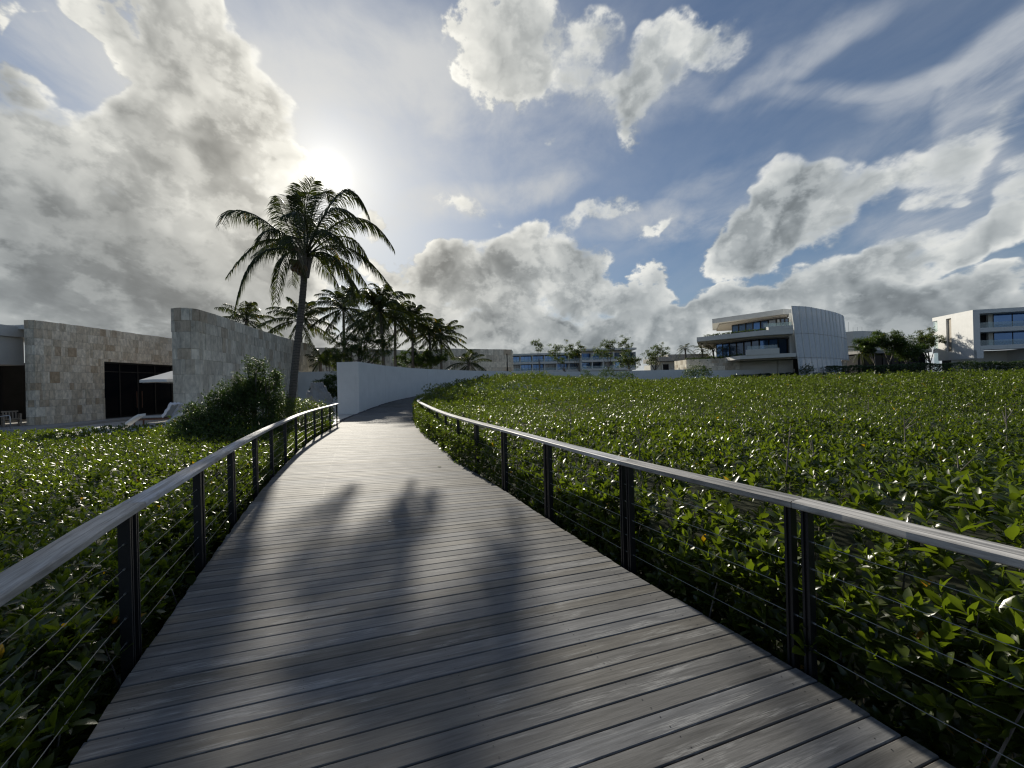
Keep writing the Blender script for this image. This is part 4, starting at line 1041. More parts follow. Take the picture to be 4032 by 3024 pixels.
# ------------------------------------------------------------------ ashlar walls built stone by stone
def ashlar(path, z0, z1, courses, widths, openings=(), depth=.06, seed=1, rough=.012):
    rs = random.Random(seed); P = np.array(path, float); cc = cum(P); L_ = cc[-1]; mb = MB()
    t = np.diff(P, axis=0); t /= np.linalg.norm(t, axis=1)[:, None]; nrm = np.stack([t[:, 1], -t[:, 0]], 1)
    vn = np.concatenate([[nrm[0]], (nrm[:-1] + nrm[1:]), [nrm[-1]]]); vn /= np.linalg.norm(vn, axis=1)[:, None]
    def pt(s): return np.array([np.interp(s, cc, P[:, 0]), np.interp(s, cc, P[:, 1])])
    def nm(s): n = np.array([np.interp(s, cc, vn[:, 0]), np.interp(s, cc, vn[:, 1])]); return n / np.linalg.norm(n)
    z = z0; k = 0
    while z < z1 - .02:
        h = courses[k % len(courses)] * rs.uniform(.92, 1.08); k += 1
        if z1 - z - h < .25: h = z1 - z
        zt = z + h; s = 0
        while s < L_ - .01:
            w = rs.uniform(*widths) * (1 if rs.random() < .75 else .5); e = s + w
            if L_ - e < widths[0] * .5: e = L_
            pieces = [(s, e, z, zt)]
            for (a, b, c, d) in openings:
                nw = []
                for (s0, s1, q0, q1) in pieces:
                    if s1 <= a or s0 >= b or q1 <= c or q0 >= d: nw.append((s0, s1, q0, q1)); continue
                    if s0 < a: nw.append((s0, a, q0, q1))
                    if s1 > b: nw.append((b, s1, q0, q1))
                    if q1 > d: nw.append((max(s0, a), min(s1, b), d, q1))
                    if q0 < c: nw.append((max(s0, a), min(s1, b), q0, c))
                pieces = nw
            o_ = rs.uniform(0, rough); mb.col(rs.random(), rs.random(), 0)
            for (s0, s1, q0, q1) in pieces:
                if s1 - s0 < .02 or q1 - q0 < .02: continue
                g_ = .004; ss_ = [s0 + g_] + [c for c in cc[1:-1] if s0 + g_ < c < s1 - g_] + [s1 - g_]
                b = len(mb.v); ch = .008
                tops = rs.uniform(-.014, .014) if abs(q1 - z1) < .001 else 0
                for i, q in enumerate(ss_):
                    n_ = nm(q); p = pt(q)
                    endc = ch if i in (0, len(ss_) - 1) else 0
                    sh = (t[0] * 0); 
                    for (dz, of) in ((q0 + g_, -depth), (q0 + g_, o_ - ch), (q0 + g_ + ch, o_ - endc), (q1 - g_ - ch + tops, o_ - endc), (q1 - g_ + tops, o_ - ch), (q1 - g_ + tops, -depth)):
                        v = p + n_ * of; mb.v.append((v[0], v[1], dz)); mb.c.append(mb.cc)
                for i in range(len(ss_) - 1):
                    for j in range(5):
                        a = b + i * 6 + j; mb.f.append([a, a + 6, a + 7, a + 1])
                mb.f.append([b + j for j in range(6)]); mb.f.append([b + (len(ss_) - 1) * 6 + j for j in range(6)][::-1])
            s = e
        z = zt
    return mb
def backing(path, d0, d1, z0, z1, openings=()):
    """solid core between two offsets of the path"""
    P = np.array(path, float); a = offset(P, -d0); b = offset(P, -d1); cc = cum(P); mb = MB()
    def slab(s0, s1, q0, q1):
        ss_ = [s0] + [c for c in cc[1:-1] if s0 < c < s1] + [s1]
        for u, v in zip(ss_[:-1], ss_[1:]):
            g4 = [np.array([np.interp(k, cc, q[:, 0]), np.interp(k, cc, q[:, 1])]) for q, k in ((a, u), (a, v), (b, v), (b, u))]
            mb.prism([(*p, q0) for p in g4], [(*p, q1) for p in g4])
    if not openings: slab(0, cc[-1], z0, z1)
    for (s0, s1, q0, q1) in openings:
        slab(0, s0, z0, z1); slab(s1, cc[-1], z0, z1)
        if q1 < z1: slab(s0, s1, q1, z1)
        if q0 > z0: slab(s0, s1, z0, q0)
    return mb

RW = random.Random(5)
M['curtain'] = glass('curtained_glass', (.22, .25, .28), .2, .2)
# terrace and paving
mb = MB(); ter = [(-60, 15.2), (-19.2, 15.6), (-15.6, 16.8), (-13., 19.2), (-9.6, 20.0)] + [tuple(p + np.array([-.12, 0])) for p in cut(LEs, 20.2, 33)] + [(-14, 45), (-60, 45)]
mb.prism([(x, y, -.6) for x, y in ter], [(x, y, -.02) for x, y in ter]); o = mb.build('terrace', M['paving']); o['kind'] = 'structure'
mb = MB(); ter = [(-60, 17.8), (-23.4, 18.3), (-24.4, 23.2), (-24.2, 32), (-60, 32)]
mb.prism([(x, y, -.016) for x, y in ter], [(x, y, .10) for x, y in ter]); o = mb.build('terrace_step', M['concrete']); o['kind'] = 'structure'
mb = MB(); q = [tuple(p + np.array([-.16, 0])) for p in cut(LEs, 17.75, 20.4)]
q = q + [(-10.6, 20.4), (-11.8, 18.6)]
mb.prism([(x, y, -.6) for x, y in q], [(x, y, -.024) for x, y in q]); o = mb.build('path', M['paving']); o['kind'] = 'structure'

# villa with stone front
ZV = 5.85
villa = empty('villa', (-27, 26, 0), 'low villa faced with cream stone blocks, tall dark glass doors and a pale rendered wing', 'building')
vp = [(-26.5, 20.94), (-26.3, 20.92), (-26.02, 21.0), (-25.88, 21.3), (-25.95, 25), (-26.0, 33.5)]
cv_ = cum(np.array(vp)); sA = float(cv_[3] + 3.2); sB = float(cv_[5] - 2.2)
op = [(sA, sB, .1, 3.78)]
ashlar(vp, .1, ZV, [.47, .56, .40, .52, .38, .60, .45], (.14, .50), op, seed=4).build('stone_facing', M['stone'], villa)
backing(vp, .05, .55, -.3, ZV - .03, [(sA - .0, sB, -.3, 3.79)]).build('wall', M['joint'], villa)
yA, yB = 21.3 + 3.2, 33.5 - 2.2
mb = MB(); mb.box(-26.42, -26.40, yA - .3, yB + .3, .1, 3.9); mb.build('door_glass', M['glass'], villa)
dr = []
mb = MB()
ys = [yA, yA + 1.35, yA + 2.6, yA + 3.9, yA + 5.3, yB]
for y in ys: mb.box(-26.46, -26.34, y - .035, y + .035, .1, 3.78)
mb.box(-26.46, -26.345, yA, yB, .1, .17); mb.box(-26.46, -26.345, yA, yB, 3.70, 3.79); mb.box(-26.45, -26.35, yA, yB, 3.14, 3.20)
fr_ = mb.build('door_frame', M['black'], villa)
for y in (yA + 2.42, yA + 2.80):
    mb = MB(); mb.tube([(-26.27, y, .68), (-26.27, y, 1.85)], .022, 8); mb.tube([(-26.27, y, .8), (-26.36, y, .8)], .012, 6); mb.tube([(-26.27, y, 1.72), (-26.36, y, 1.72)], .012, 6); mb.build('handle', M['brownwood'], fr_)
mb = MB(); mb.box(-34, -26.5, 21.6, 33.4, -.1, .09); mb.box(-34, -33.8, 21.6, 33.4, .1, 4); mb.build('interior', M['darkroom'], villa)
# rendered wing: roof fascia, recessed band, dark glazing
mb = MB(); mb.box(-40, -27.55, 8, 21.9, 5.02, 5.62); mb.build('roof_fascia', M['plaster2'], villa)
mb = MB(); mb.box(-39.9, -27.72, 8.1, 21.88, 3.46, 5.0); mb.build('rendered_band', M['plaster2'], villa)
mb = MB(); mb.box(-27.9, -27.6, 15.95, 15.99, 3.46, 5.0); mb.build('joint_line', M['joint'], villa)
mb = MB(); mb.box(-29.02, -29, 8, 21.8, .1, 3.44); mb.build('window', M['wingglass'], villa)
mb = MB()
for y in (18.3, 20.0, 21.75): mb.box(-29.0, -28.9, y - .05, y + .05, .1, 3.44)
mb.box(-28.995, -28.91, 8, 21.7, .101, .2); mb.build('window_frame', M['black'], villa)
mb = MB(); mb.box(-34, -26.3, 21.5, 33.6, 5.45, 5.7); mb.build('roof', M['plaster2'], villa)

# tall free-standing stone wall
ZT = H + 4.82
tall = empty('stone_wall', (-19, 28, 0), 'tall massive grey-cream stone wall with a rounded near corner', 'wall')
tp_ = [(-20.9, 23.6), (-19.55, 22.05), (-18.75, 21.95), (-18.35, 22.05), (-18.15, 22.35), (-18.55, 24.6), (-19.6, 28.8), (-20.75, 34.2), (-21.35, 38), (-21.75, 42.6)]
tp_ = [(-19.5, 23.3), (-19.42, 22.05), (-18.75, 21.93), (-18.35, 22.02), (-18.15, 22.35), (-18.55, 24.6), (-19.6, 28.8), (-20.75, 34.2), (-21.35, 38), (-21.75, 42.6)]
ashlar(tp_, -.1, ZT, [1.02, .72, 1.10, .84, .66, .98, .64], (.22, .95), seed=9, rough=.04, depth=.12).build('stone_facing', M['stone2'], tall)
core = [(-19.35, 23.3), (-19.3, 22.15), (-18.75, 22.05), (-18.4, 22.15), (-18.28, 22.4), (-18.68, 24.6), (-19.73, 28.8), (-20.88, 34.2), (-21.48, 38), (-21.88, 42.5), (-23, 42.5), (-22.2, 34), (-20.9, 28.8), (-19.9, 24)]
mb = MB(); mb.prism([(x, y, -.1) for x, y in core[:]], [(x, y, ZT - .05) for x, y in core]); mb.build('core', M['joint'], tall)
# one stone stands out dark against a pale one, as in the photograph
# rock at the end of the path
rock = None
bm = bmesh.new(); bmesh.ops.create_icosphere(bm, subdivisions=5, radius=1)
c_ = at(1262, 1640, 20.6)
for v in bm.verts:
    p = v.co.copy(); n_ = 0
    n_ = .10 * math.sin(p.x * 5 + p.z * 3) + .06 * math.sin(p.z * 13 + p.x * 4 + 2 * p.y) + .035 * math.sin(p.z * 31 + p.x * 9) + .03 * math.sin(p.y * 17 + p.x * 23)
    p = p * (1 + n_)
    k = 1.0 - .32 * max(0, p.z)
    lf = -.14 * max(0, p.z)
    v.co = Vector((c_.x + lf + p.x * .72 * k, c_.y + p.y * .6 * k, .85 + max(-1, min(.93, p.z * 1.15)) * 1.28))
me = bpy.data.meshes.new('boulder'); bm.to_mesh(me); bm.free(); me.materials.append(M['rock'])
o = bpy.data.objects.new('boulder', me); o0 = Vector((c_.x, c_.y, -.1)); me.transform(Matrix.Translation(-o0)); link(o); o.location = o0
for p in me.polygons: p.use_smooth = True
tag(o, 'upright rough grey rock at the end of the left railing', 'rock')
# low white wall and bench base behind the rock
w_ = empty('low_wall', (-18, 38, 0), 'low white wall behind the ferny shrub, between tall stone wall and curved wall', 'wall')
MB().box(-22, -12.5, 38.4, 38.8, -.1, 3.42).build('wall_panel', M['plaster'], w_)
w_ = empty('planter', (-13.9, 31, 0), 'pale planter trough holding the ferny shrub', 'planter')
mb = MB(); mb.box(-16.4, -12.6, 30.4, 30.5, -.02, .62); mb.box(-16.4, -12.6, 31.8, 31.9, -.02, .62); mb.box(-16.5, -16.41, 30.4, 31.9, -.02, .62); mb.box(-12.59, -12.5, 30.4, 31.9, -.02, .62); mb.build('trough', M['plaster'], w_)
MB().box(-16.4, -12.6, 30.51, 31.79, .3, .55).build('earth', M['soil'], w_)

# ------------------------------------------------------------------ terrace furniture
def lounger(o_, ang, label):
    """low moulded lounger: one curved white shell"""
    r_ = empty('sun_lounger', o_, label, 'sun lounger', 'white moulded loungers')
    prof = [(-.98, .10), (-.80, .20), (-.55, .245), (-.25, .20), (0, .15), (.22, .17), (.42, .30), (.62, .48), (.84, .66), (1.0, .76)]
    P = smooth_line(prof, 5); mb = MB(); R_ = Matrix.Translation(Vector(o_)) @ Matrix.Rotation(ang, 4, 'Z')
    for i in range(len(P) - 1):
        a, b = P[i], P[i + 1]
        w0 = .34
        lo0 = max(a[1] - .10, 0) if a[0] > .2 else 0; lo1 = max(b[1] - .10, 0) if b[0] > .2 else 0
        if -.3 < a[0] < .25: lo0 = 0
        mb.prism([R_ @ Vector((a[0], -w0, lo0)), R_ @ Vector((b[0], -w0, lo1)), R_ @ Vector((b[0], w0, lo1)), R_ @ Vector((a[0], w0, lo0))],
                 [R_ @ Vector((a[0], -w0, a[1])), R_ @ Vector((b[0], -w0, b[1])), R_ @ Vector((b[0], w0, b[1])), R_ @ Vector((a[0], w0, a[1]))])
    mb.build('shell', M['canvas'], r_); return r_
lounger(tuple(at(450, 1700, 17.6))[:2] + (-.02,), rad(22), 'white moulded lounger on the terrace edge, left of the two')
lounger(tuple(at(600, 1700, 17.3))[:2] + (-.02,), rad(28), 'white moulded lounger on the terrace edge, right one beneath the towel')
b_ = at(625, 1640, 20.6); dx, dy = b_.x, b_.y
r_ = empty('daybed', (dx, dy, -.02), 'brown wooden sun bed with grey cushion and raised back', 'sun bed')
R_ = Matrix.Translation((dx, dy, -.02)) @ Matrix.Rotation(rad(12), 4, 'Z')
mb = MB(); mb.box(-.98, .98, -.35, -.31, .30, .38, R_); mb.box(-.98, .98, .31, .35, .30, .38, R_); mb.box(-.98, -.94, -.309, .309, .30, .38, R_); mb.box(.94, .98, -.309, .309, .30, .38, R_)
for k in range(9): mb.box(-.93 + k * .15, -.84 + k * .15, -.308, .308, .35, .375, R_)
mb.build('frame', M['brownwood'], r_)
for x in (-.9, .9):
    for y in (-.33, .33): MB().box(x - .03, x + .03, y - .022, y + .022, 0, .298, R_).build('leg', M['brownwood'], r_)
MB().box(-.95, .35, -.31, .31, .40, .50, R_).build('cushion', M['cushion'], r_, bevel=.03)
Rb = R_ @ Matrix.Translation((.36, 0, .46)) @ Matrix.Rotation(rad(-58), 4, 'Y')
MB().box(0, .74, -.30, .30, -.05, .05, Rb).build('backrest', M['cushion'], r_, bevel=.03)
# towel thrown over the raised back
mb = MB(); nx, ny = 22, 18
vs = []
for i in range(nx + 1):
    for j in range(ny + 1):
        u = -0.05 + i / nx * 1.0; v = -.37 + j / ny * .74
        s = u; h = .075
        x_ = min(s, .80); over = max(0, s - .80)
        z_ = h - over * 1.1 + .012 * math.sin(j * 1.3) + .014 * math.sin(i * .9 + j * .5) + .05 * math.exp(-((i - nx * .8) ** 2 + (j - 4) ** 2) / 9)
        z_ -= .16 * max(0, abs(v) - .31) / .06
        vs.append(Rb @ Vector((x_ + .03 * math.sin(j * .8), v, z_)))
fs = [[i * (ny + 1) + j, (i + 1) * (ny + 1) + j, (i + 1) * (ny + 1) + j + 1, i * (ny + 1) + j + 1] for i in range(nx) for j in range(ny)]
mb.add(vs, fs); o = mb.build('towel', M['towel'], None, True); sm = o.modifiers.new('solid', 'SOLIDIFY'); sm.thickness = .02
tag(o, 'crumpled white towel thrown over the raised back of the brown sun bed', 'towel')
# parasol
p = at(735, 1470, 25.2); pr = empty('parasol', (p.x, p.y, 0), 'white square parasol reaching out from behind the tall stone wall', 'parasol')
mb = MB(); n = 8; rim = [Vector((p.x + 2.35 * math.cos(k * math.pi / 4 + .3), p.y + 2.35 * math.sin(k * math.pi / 4 + .3), 2.50)) for k in range(n)]; ap = Vector((p.x, p.y, 3.35))
for k in range(n):
    a, b = rim[k], rim[(k + 1) % n]; m_ = (a + b) / 2 * .97 + ap * .03; mb.add([a, m_, ap], [[0, 1, 2]]); mb.add([m_, b, ap], [[0, 1, 2]])
    mb.add([a, m_, m_ - Vector((0, 0, .16)), a - Vector((0, 0, .16))], [[0, 1, 2, 3]]); mb.add([m_, b, b - Vector((0, 0, .16)), m_ - Vector((0, 0, .16))], [[0, 1, 2, 3]])
mb.build('canopy', M['canvas'], pr)
MB().tube([(p.x, p.y, 0), (p.x, p.y, 3.3)], .035, 10).build('pole', M['teak'], pr)
MB().tube([(p.x, p.y, 0), (p.x, p.y, .1)], .35, 20).build('base', M['concrete'], pr)
# armchair and pool rail at the far left
q = at(45, 1660, 20.7); ch = empty('armchair', (q.x, q.y, .1), 'weathered wooden armchair before the dark glazing', 'armchair'); R_ = Matrix.Translation((q.x, q.y, .1)) @ Matrix.Rotation(rad(60), 4, 'Z')
MB().box(-.28, .28, -.28, .28, .36, .41, R_).build('seat', M['teak'], ch)
mb = MB(); 
for k in range(5): mb.box(-.25 + k * .105, -.19 + k * .105, .27, .30, .42, .84, R_ @ Matrix.Rotation(rad(-8), 4, 'X'))
mb.box(-.29, .29, .265, .305, .80, .87, R_ @ Matrix.Rotation(rad(-8), 4, 'X')); mb.build('backrest', M['teak'], ch)
for x in (-.28, .28):
    for y in (-.27, .27): MB().box(x - .03, x + .03, y - .03, y + .03, 0, .62 if y < 0 else .6, R_).build('leg', M['teak'], ch)
    MB().box(x - .04, x + .04, -.33, .33, .62, .66, R_).build('armrest', M['teak'], ch)
q = at(40, 1640, 19.2); hr = empty('pool_handrail', (q.x, q.y, -.02), 'bent stainless steel handrail at the pool steps', 'handrail')
MB().tube([(q.x, q.y, -.02), (q.x, q.y, .68), (q.x - .05, q.y, .76), (q.x - .4, q.y - .3, .70), (q.x - .8, q.y - .9, .1), (q.x - .82, q.y - .95, -.02)], .024, 8).build('tube', M['steel'], hr, True)
MB().tube([(q.x, q.y, -.02), (q.x, q.y, .01)], .06, 10).build('flange', M['steel'], hr)

# ------------------------------------------------------------------ far stone building behind the palms
fs_ = empty('stone_building', (-10, 66, 1), 'long low stone building behind the palms with one narrow dark slot', 'building')
zf = 7.62
a0 = at(1742, 1400, 61); a1 = at(2014, 1400, 66)
far_ = [(-34, 52), (-26, 56), (a0.x - 3.5, 64.5), (a0.x, 61), (a1.x, 66), (a1.x + .3, 70)]
L4 = float(cum(np.array(far_))[4]); slot = (L4 - .95, L4 - .72, 1.2, 6.9)
ashlar(far_, .8, zf, [.9, 1.1, .8, 1.0], (.5, 1.6), [slot], seed=21, rough=.02).build('stone_facing', M['stone2'], fs_)
backing(far_, .4, 1.2, .8, zf - .05).build('wall', M['darkroom'], fs_)
MB().box(-34, a1.x, 66.5, 80, 6.9, zf - .1).build('roof', M['concrete'], fs_)

# ------------------------------------------------------------------ long apartment block, far
def bays(name, label, x0, x1, Y, zr, levels, wbay, open_bays=(), depth=14, root=None):
    r_ = empty(name, ((x0 + x1) / 2, Y + 3, 0), label, 'building')
    n = max(1, round((x1 - x0) / wbay)); w = (x1 - x0) / n
    MB().box(x0 - .4, x1 + .4, Y - 1.6, Y + depth, zr - .75, zr).build('roof', M['plaster2'], r_)
    for (zb, zt) in levels:
        mb = MB(); mb.box(x0, x1, Y - 1.5, Y + 2.4, zb - .95, zb - .1); mb.build('balcony_slab', M['plaster2'], r_)
        for i in range(n):
            xa, xb = x0 + i * w, x0 + (i + 1) * w
            if i in open_bays:
                MB().box(xa + .15, xb - .15, Y + 1.8, Y + 2.0, zb - .1, zb + 1.0).build('balustrade', M['clearglass'], r_); continue
            f = MB(); f.box(xa + .3, xa + .42, Y + 1.90, Y + 2.0, zb, zt); f.box(xb - .42, xb - .3, Y + 1.90, Y + 2.0, zb, zt); f.box(xa + w * .36, xa + w * .36 + .1, Y + 1.90, Y + 2.0, zb, zt); f.box(xa + w * .68, xa + w * .68 + .1, Y + 1.90, Y + 2.0, zb, zt)
            win = f.build('window', M['black'], r_)
            MB().box(xa + .43, xb - .43, Y + 1.99, Y + 2.05, zb, zt).build('pane', M[RW.choice(['blueglass', 'blueglass', 'blueglass', 'navyglass', 'curtain'])], win)
            MB().box(xa + .2, xb - .2, Y - 1.45, Y - 1.40, zb - .1, zb + .9).build('balustrade', M['clearglass'], r_)
        for i in range(n + 1):
            xx = x0 + i * w; MB().box(xx - .18, xx + .18, Y - 1.3, Y + 2.3, zb - .1, zt).build('party_wall', M['plaster2'], r_)
    if not open_bays: MB().box(x0 + .2, x1 - .2, Y + 2.5, Y + depth - .5, 0, zr - .8).build('rear_wall', M['plaster2'], r_)
    else:
        mb = MB(); mb.box(x0 + .2, x0 + min(open_bays) * w, Y + 2.5, Y + depth - .5, 0, zr - .8)
        if (max(open_bays) + 1) * w < x1 - x0 - 1: mb.box(x0 + (max(open_bays) + 1) * w, x1 - .2, Y + 2.5, Y + depth - .5, 0, zr - .8)
        mb.build('rear_wall', M['plaster2'], r_)
    return r_
Y_ = 155
def zz(py, px, Y): return at(px, py, Y).z
lv = [(zz(1457, 2250, Y_), zz(1434, 2250, Y_)), (zz(1426, 2250, Y_), zz(1403, 2250, Y_))]
lv = [(1.7 + 5.3, 1.7 + 7.9), (1.7 + 8.7, 1.7 + 11.1)]
bays('apartment_block', 'left half of the long far apartment block, with an open stair bay', at(2000, 1400, Y_).x, at(2285, 1400, Y_).x, Y_, 1.7 + 12.0, lv, 4.6, (6,))
bays('apartment_block', 'right half of the long far apartment block, with rows of blue windows', at(2287, 1400, Y_ - 5).x, at(2498, 1400, Y_ - 5).x, Y_ - 5, 1.7 + 12.9, [(a - .0, b + .2) for a, b in lv], 4.1)

# ------------------------------------------------------------------ low pavilion left of the white building
pv = empty('pavilion', (33, 80, 0), 'low grey concrete pavilion left of the white building', 'building')
A = at(2600, 1445, 82); B = at(2800, 1445, 82)
MB().box(at(2595, 1400, 82).x, B.x, 82, 92, zz(1420, 2700, 82), zz(1403, 2700, 82)).build('roof', M['concrete'], pv)
MB().box(at(2640, 1400, 82).x, B.x, 83, 91, zz(1402, 2700, 82), zz(1393, 2700, 82)).build('upper_roof', M['concrete'], pv)
MB().box(at(2614, 1400, 82).x, B.x, 83.2, 91, .5, zz(1421, 2700, 82)).build('wall', M['plaster2'], pv)
MB().box(at(2560, 1400, 84).x, at(2614, 1400, 82).x, 84, 88, .5, zz(1436, 2600, 84)).build('side_wall', M['plaster2'], pv)
mb = MB(); mb.box(at(2618, 1400, 82).x, at(2640, 1400, 82).x, 83.1, 83.19, 1.2, zz(1434, 2620, 83)); mb.build('opening', M['darkroom'], pv)
MB().box(at(2665, 1400, 79).x, at(2790, 1400, 79).x, 79, 79.4, .5, zz(1428, 2700, 79)).build('garden_wall', M['plaster2'], pv)
sw = empty('stone_wall', (34, 66, 0), 'low grey stone retaining wall below the small palms', 'wall')
p0 = at(2702, 1416, 70); p1 = at(2912, 1416, 67.6)
pth = [(p0.x - .05, p0.y + 5), (p0.x, p0.y), (p1.x, p1.y)]
ashlar(pth, .8, p0.z, [.6, .8, .5], (.5, 1.4), seed=31).build('stone_facing', M['stone2'], sw); backing(pth, .05, .5, .8, p0.z - .04).build('core', M['joint'], sw)
hedge('planting', p0.x + .5, p1.x - 2, 71, 69.5, p0.z - .6, p0.z + .35, 'strip of planting on top of the low stone retaining wall', 'planting', M['bush'], 500, .25, 9)

# ------------------------------------------------------------------ white building with cantilevered floors and perforated screen
wb = empty('white_building', (48, 68, 0), 'three storey white building with cantilevered floors and a curved perforated screen', 'building')
def slab(pts, z0, z1): return MB().prism([(x, y, z0) for x, y in pts], [(x, y, z1) for x, y in pts]) or None
def prism(name, pts, z0, z1, mat, parent):
    mb = MB(); mb.prism([(x, y, z0) for x, y in pts], [(x, y, z1) for x, y in pts]); return mb.build(name, mat, parent)
def gp(px, py, Y): p = at(px, py, Y); return (p.x, p.y)
# roof
r0, r1, r2 = gp(2804, 1256, 75.2), gp(3084, 1216, 66), gp(3117, 1219, 66.3)
back = [(52, 86), (40, 88)]
prism('roof', [r0, r1, (48.6, 66.4), (58, 84), (.525 * 86, 86)], 12.55, 13.42, M['plaster2'], wb)
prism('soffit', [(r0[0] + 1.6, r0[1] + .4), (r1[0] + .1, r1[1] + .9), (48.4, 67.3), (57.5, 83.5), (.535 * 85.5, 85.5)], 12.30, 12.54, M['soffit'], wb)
def glazed(pts, z0, z1, n, name='window'):
    """a run of tall panes from point to point, each window its own part"""
    P = np.array(pts, float); cc = cum(P)
    for i in range(n):
        s0, s1 = cc[-1] * i / n, cc[-1] * (i + 1) / n; a, b = along(P, s0), along(P, s1); d = (b - a) / np.linalg.norm(b - a); nn = np.array([d[1], -d[0]])
        f = MB()
        for q in (a + d * .06, b - d * .06): f.beam((q[0], q[1], z0), (q[0], q[1], z1), .11, .14, up=(0, 1, 0))
        f.beam((a[0] + d[0] * .12, a[1] + d[1] * .12, z1 - .08), (b[0] - d[0] * .12, b[1] - d[1] * .12, z1 - .08), .12, .14); w_ = f.build(name, M['black'], wb)
        g_ = MB(); g_.beam((a[0] + d[0] * .12, a[1] + d[1] * .12, (z0 + z1) / 2), (b[0] - d[0] * .12, b[1] - d[1] * .12, (z0 + z1) / 2), .03, z1 - z0 - .02); g_.build('pane', M[RW.choice(['blueglass', 'navyglass', 'blueglass', 'navyglass', 'curtain'])], w_)
g0, g1, g2 = gp(2882, 1300, 76.5), gp(3058, 1300, 69.2), (50.5, 68.8)
glazed([g0, g1], 9.5, 12.3, 6); glazed([g1, g2], 9.5, 12.3, 4)
prism('core', [(g0[0] + 2, g0[1] + 2), (g1[0] + 1, g1[1] + 2.5), (g2[0] + 3, g2[1] + 2), (57, 83), (.60 * 85, 85)], 0, 12.29, M['darkroom'], wb)
# second floor slab, long planter edge on the left, solid parapet on the right
s0, s1 = gp(2743, 1327, 70.7), gp(3006, 1298, 62.5); s2 = gp(3124, 1310, 61.2)
prism('floor_slab', [s0, s1, s2, (58, 83), (.49 * 86, 86)], 8.62, 9.42, M['plaster2'], wb)
prism('parapet', [gp(3026, 1290, 62.3), gp(3124, 1293, 61.15), (s2[0] + .3, s2[1] + .5), (gp(3026, 1290, 62.3)[0], 62.9)], 9.42, 9.95, M['plaster2'], wb)
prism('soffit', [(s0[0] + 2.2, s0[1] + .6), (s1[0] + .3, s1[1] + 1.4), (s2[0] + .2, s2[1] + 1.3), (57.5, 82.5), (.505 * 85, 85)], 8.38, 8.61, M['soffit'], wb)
m0, m1_, m2_ = gp(2820, 1360, 74), gp(2990, 1360, 66.3), (49, 66.0)
glazed([m0, m1_], 5.5, 8.38, 6); glazed([m1_, m2_], 5.5, 8.38, 4)
# first floor
f0, f1, f2 = gp(2835, 1385, 70.5), gp(2915, 1390, 63.6), gp(3135, 1385, 59.8)
prism('floor_slab', [f0, f1, f2, (58, 82), (.55 * 84, 84)], 4.85, 5.45, M['plaster2'], wb)
prism('parapet', [gp(2938, 1370, 63.05), gp(3069, 1370, 60.85), (gp(3069, 1370, 60.85)[0] + .1, 61.3), (gp(2938, 1370, 63.05)[0] + .2, 63.5)], 5.452, 6.35, M['plaster2'], wb)
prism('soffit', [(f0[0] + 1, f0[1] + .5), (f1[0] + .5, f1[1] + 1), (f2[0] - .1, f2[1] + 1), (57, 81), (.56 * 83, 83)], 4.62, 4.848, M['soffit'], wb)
prism('ground_wall', [gp(2880, 1400, 69), gp(3057, 1400, 66), (gp(3057, 1400, 66)[0] + .2, 66.6), (gp(2880, 1400, 69)[0] + .3, 69.6)], .5, 4.62, M['plaster2'], wb)
prism('ground_wall', [gp(3066, 1400, 65.6), gp(3122, 1400, 65), (gp(3122, 1400, 65)[0] + .2, 65.6), (gp(3066, 1400, 65.6)[0], 66.2)], .5, 4.62, M['plaster2'], wb)
for (a, b, z_, lb) in ((gp(3010, 1290, 62.6), gp(3120, 1290, 61.5), 9.95, 0), (gp(2945, 1360, 63.3), gp(3065, 1360, 61.3), 6.35, 0)):
    g_ = MB(); g_.beam((a[0], a[1] + .2, z_ + .3), (b[0], b[1] + .2, z_ + .3), .03, .6); g_.build('balustrade', M['clearglass'], wb)
# planting along the floor edges
def edge_green(a, b, z_, n, name='planting'):
    t = RNG.random(n); P = np.stack([a[0] + (b[0] - a[0]) * t, a[1] + (b[1] - a[1]) * t + .5, z_ + .30 * RNG.random(n)], 1) + RNG.normal(0, .12, (n, 3)) * [1, 1, .5]
    put(name, [rosettes(P, RNG.normal(0, .5, (n, 3)) + [0, 0, 1], 5, .22, .4, 2)], M['bush'], wb)
edge_green((s0[0] + 1.5, s0[1] - .6), (s1[0] + .8, s1[1] + .1), 9.45, 420); edge_green((f0[0] + .2, f0[1]), gp(2935, 1380, 63.6), 5.5, 160)
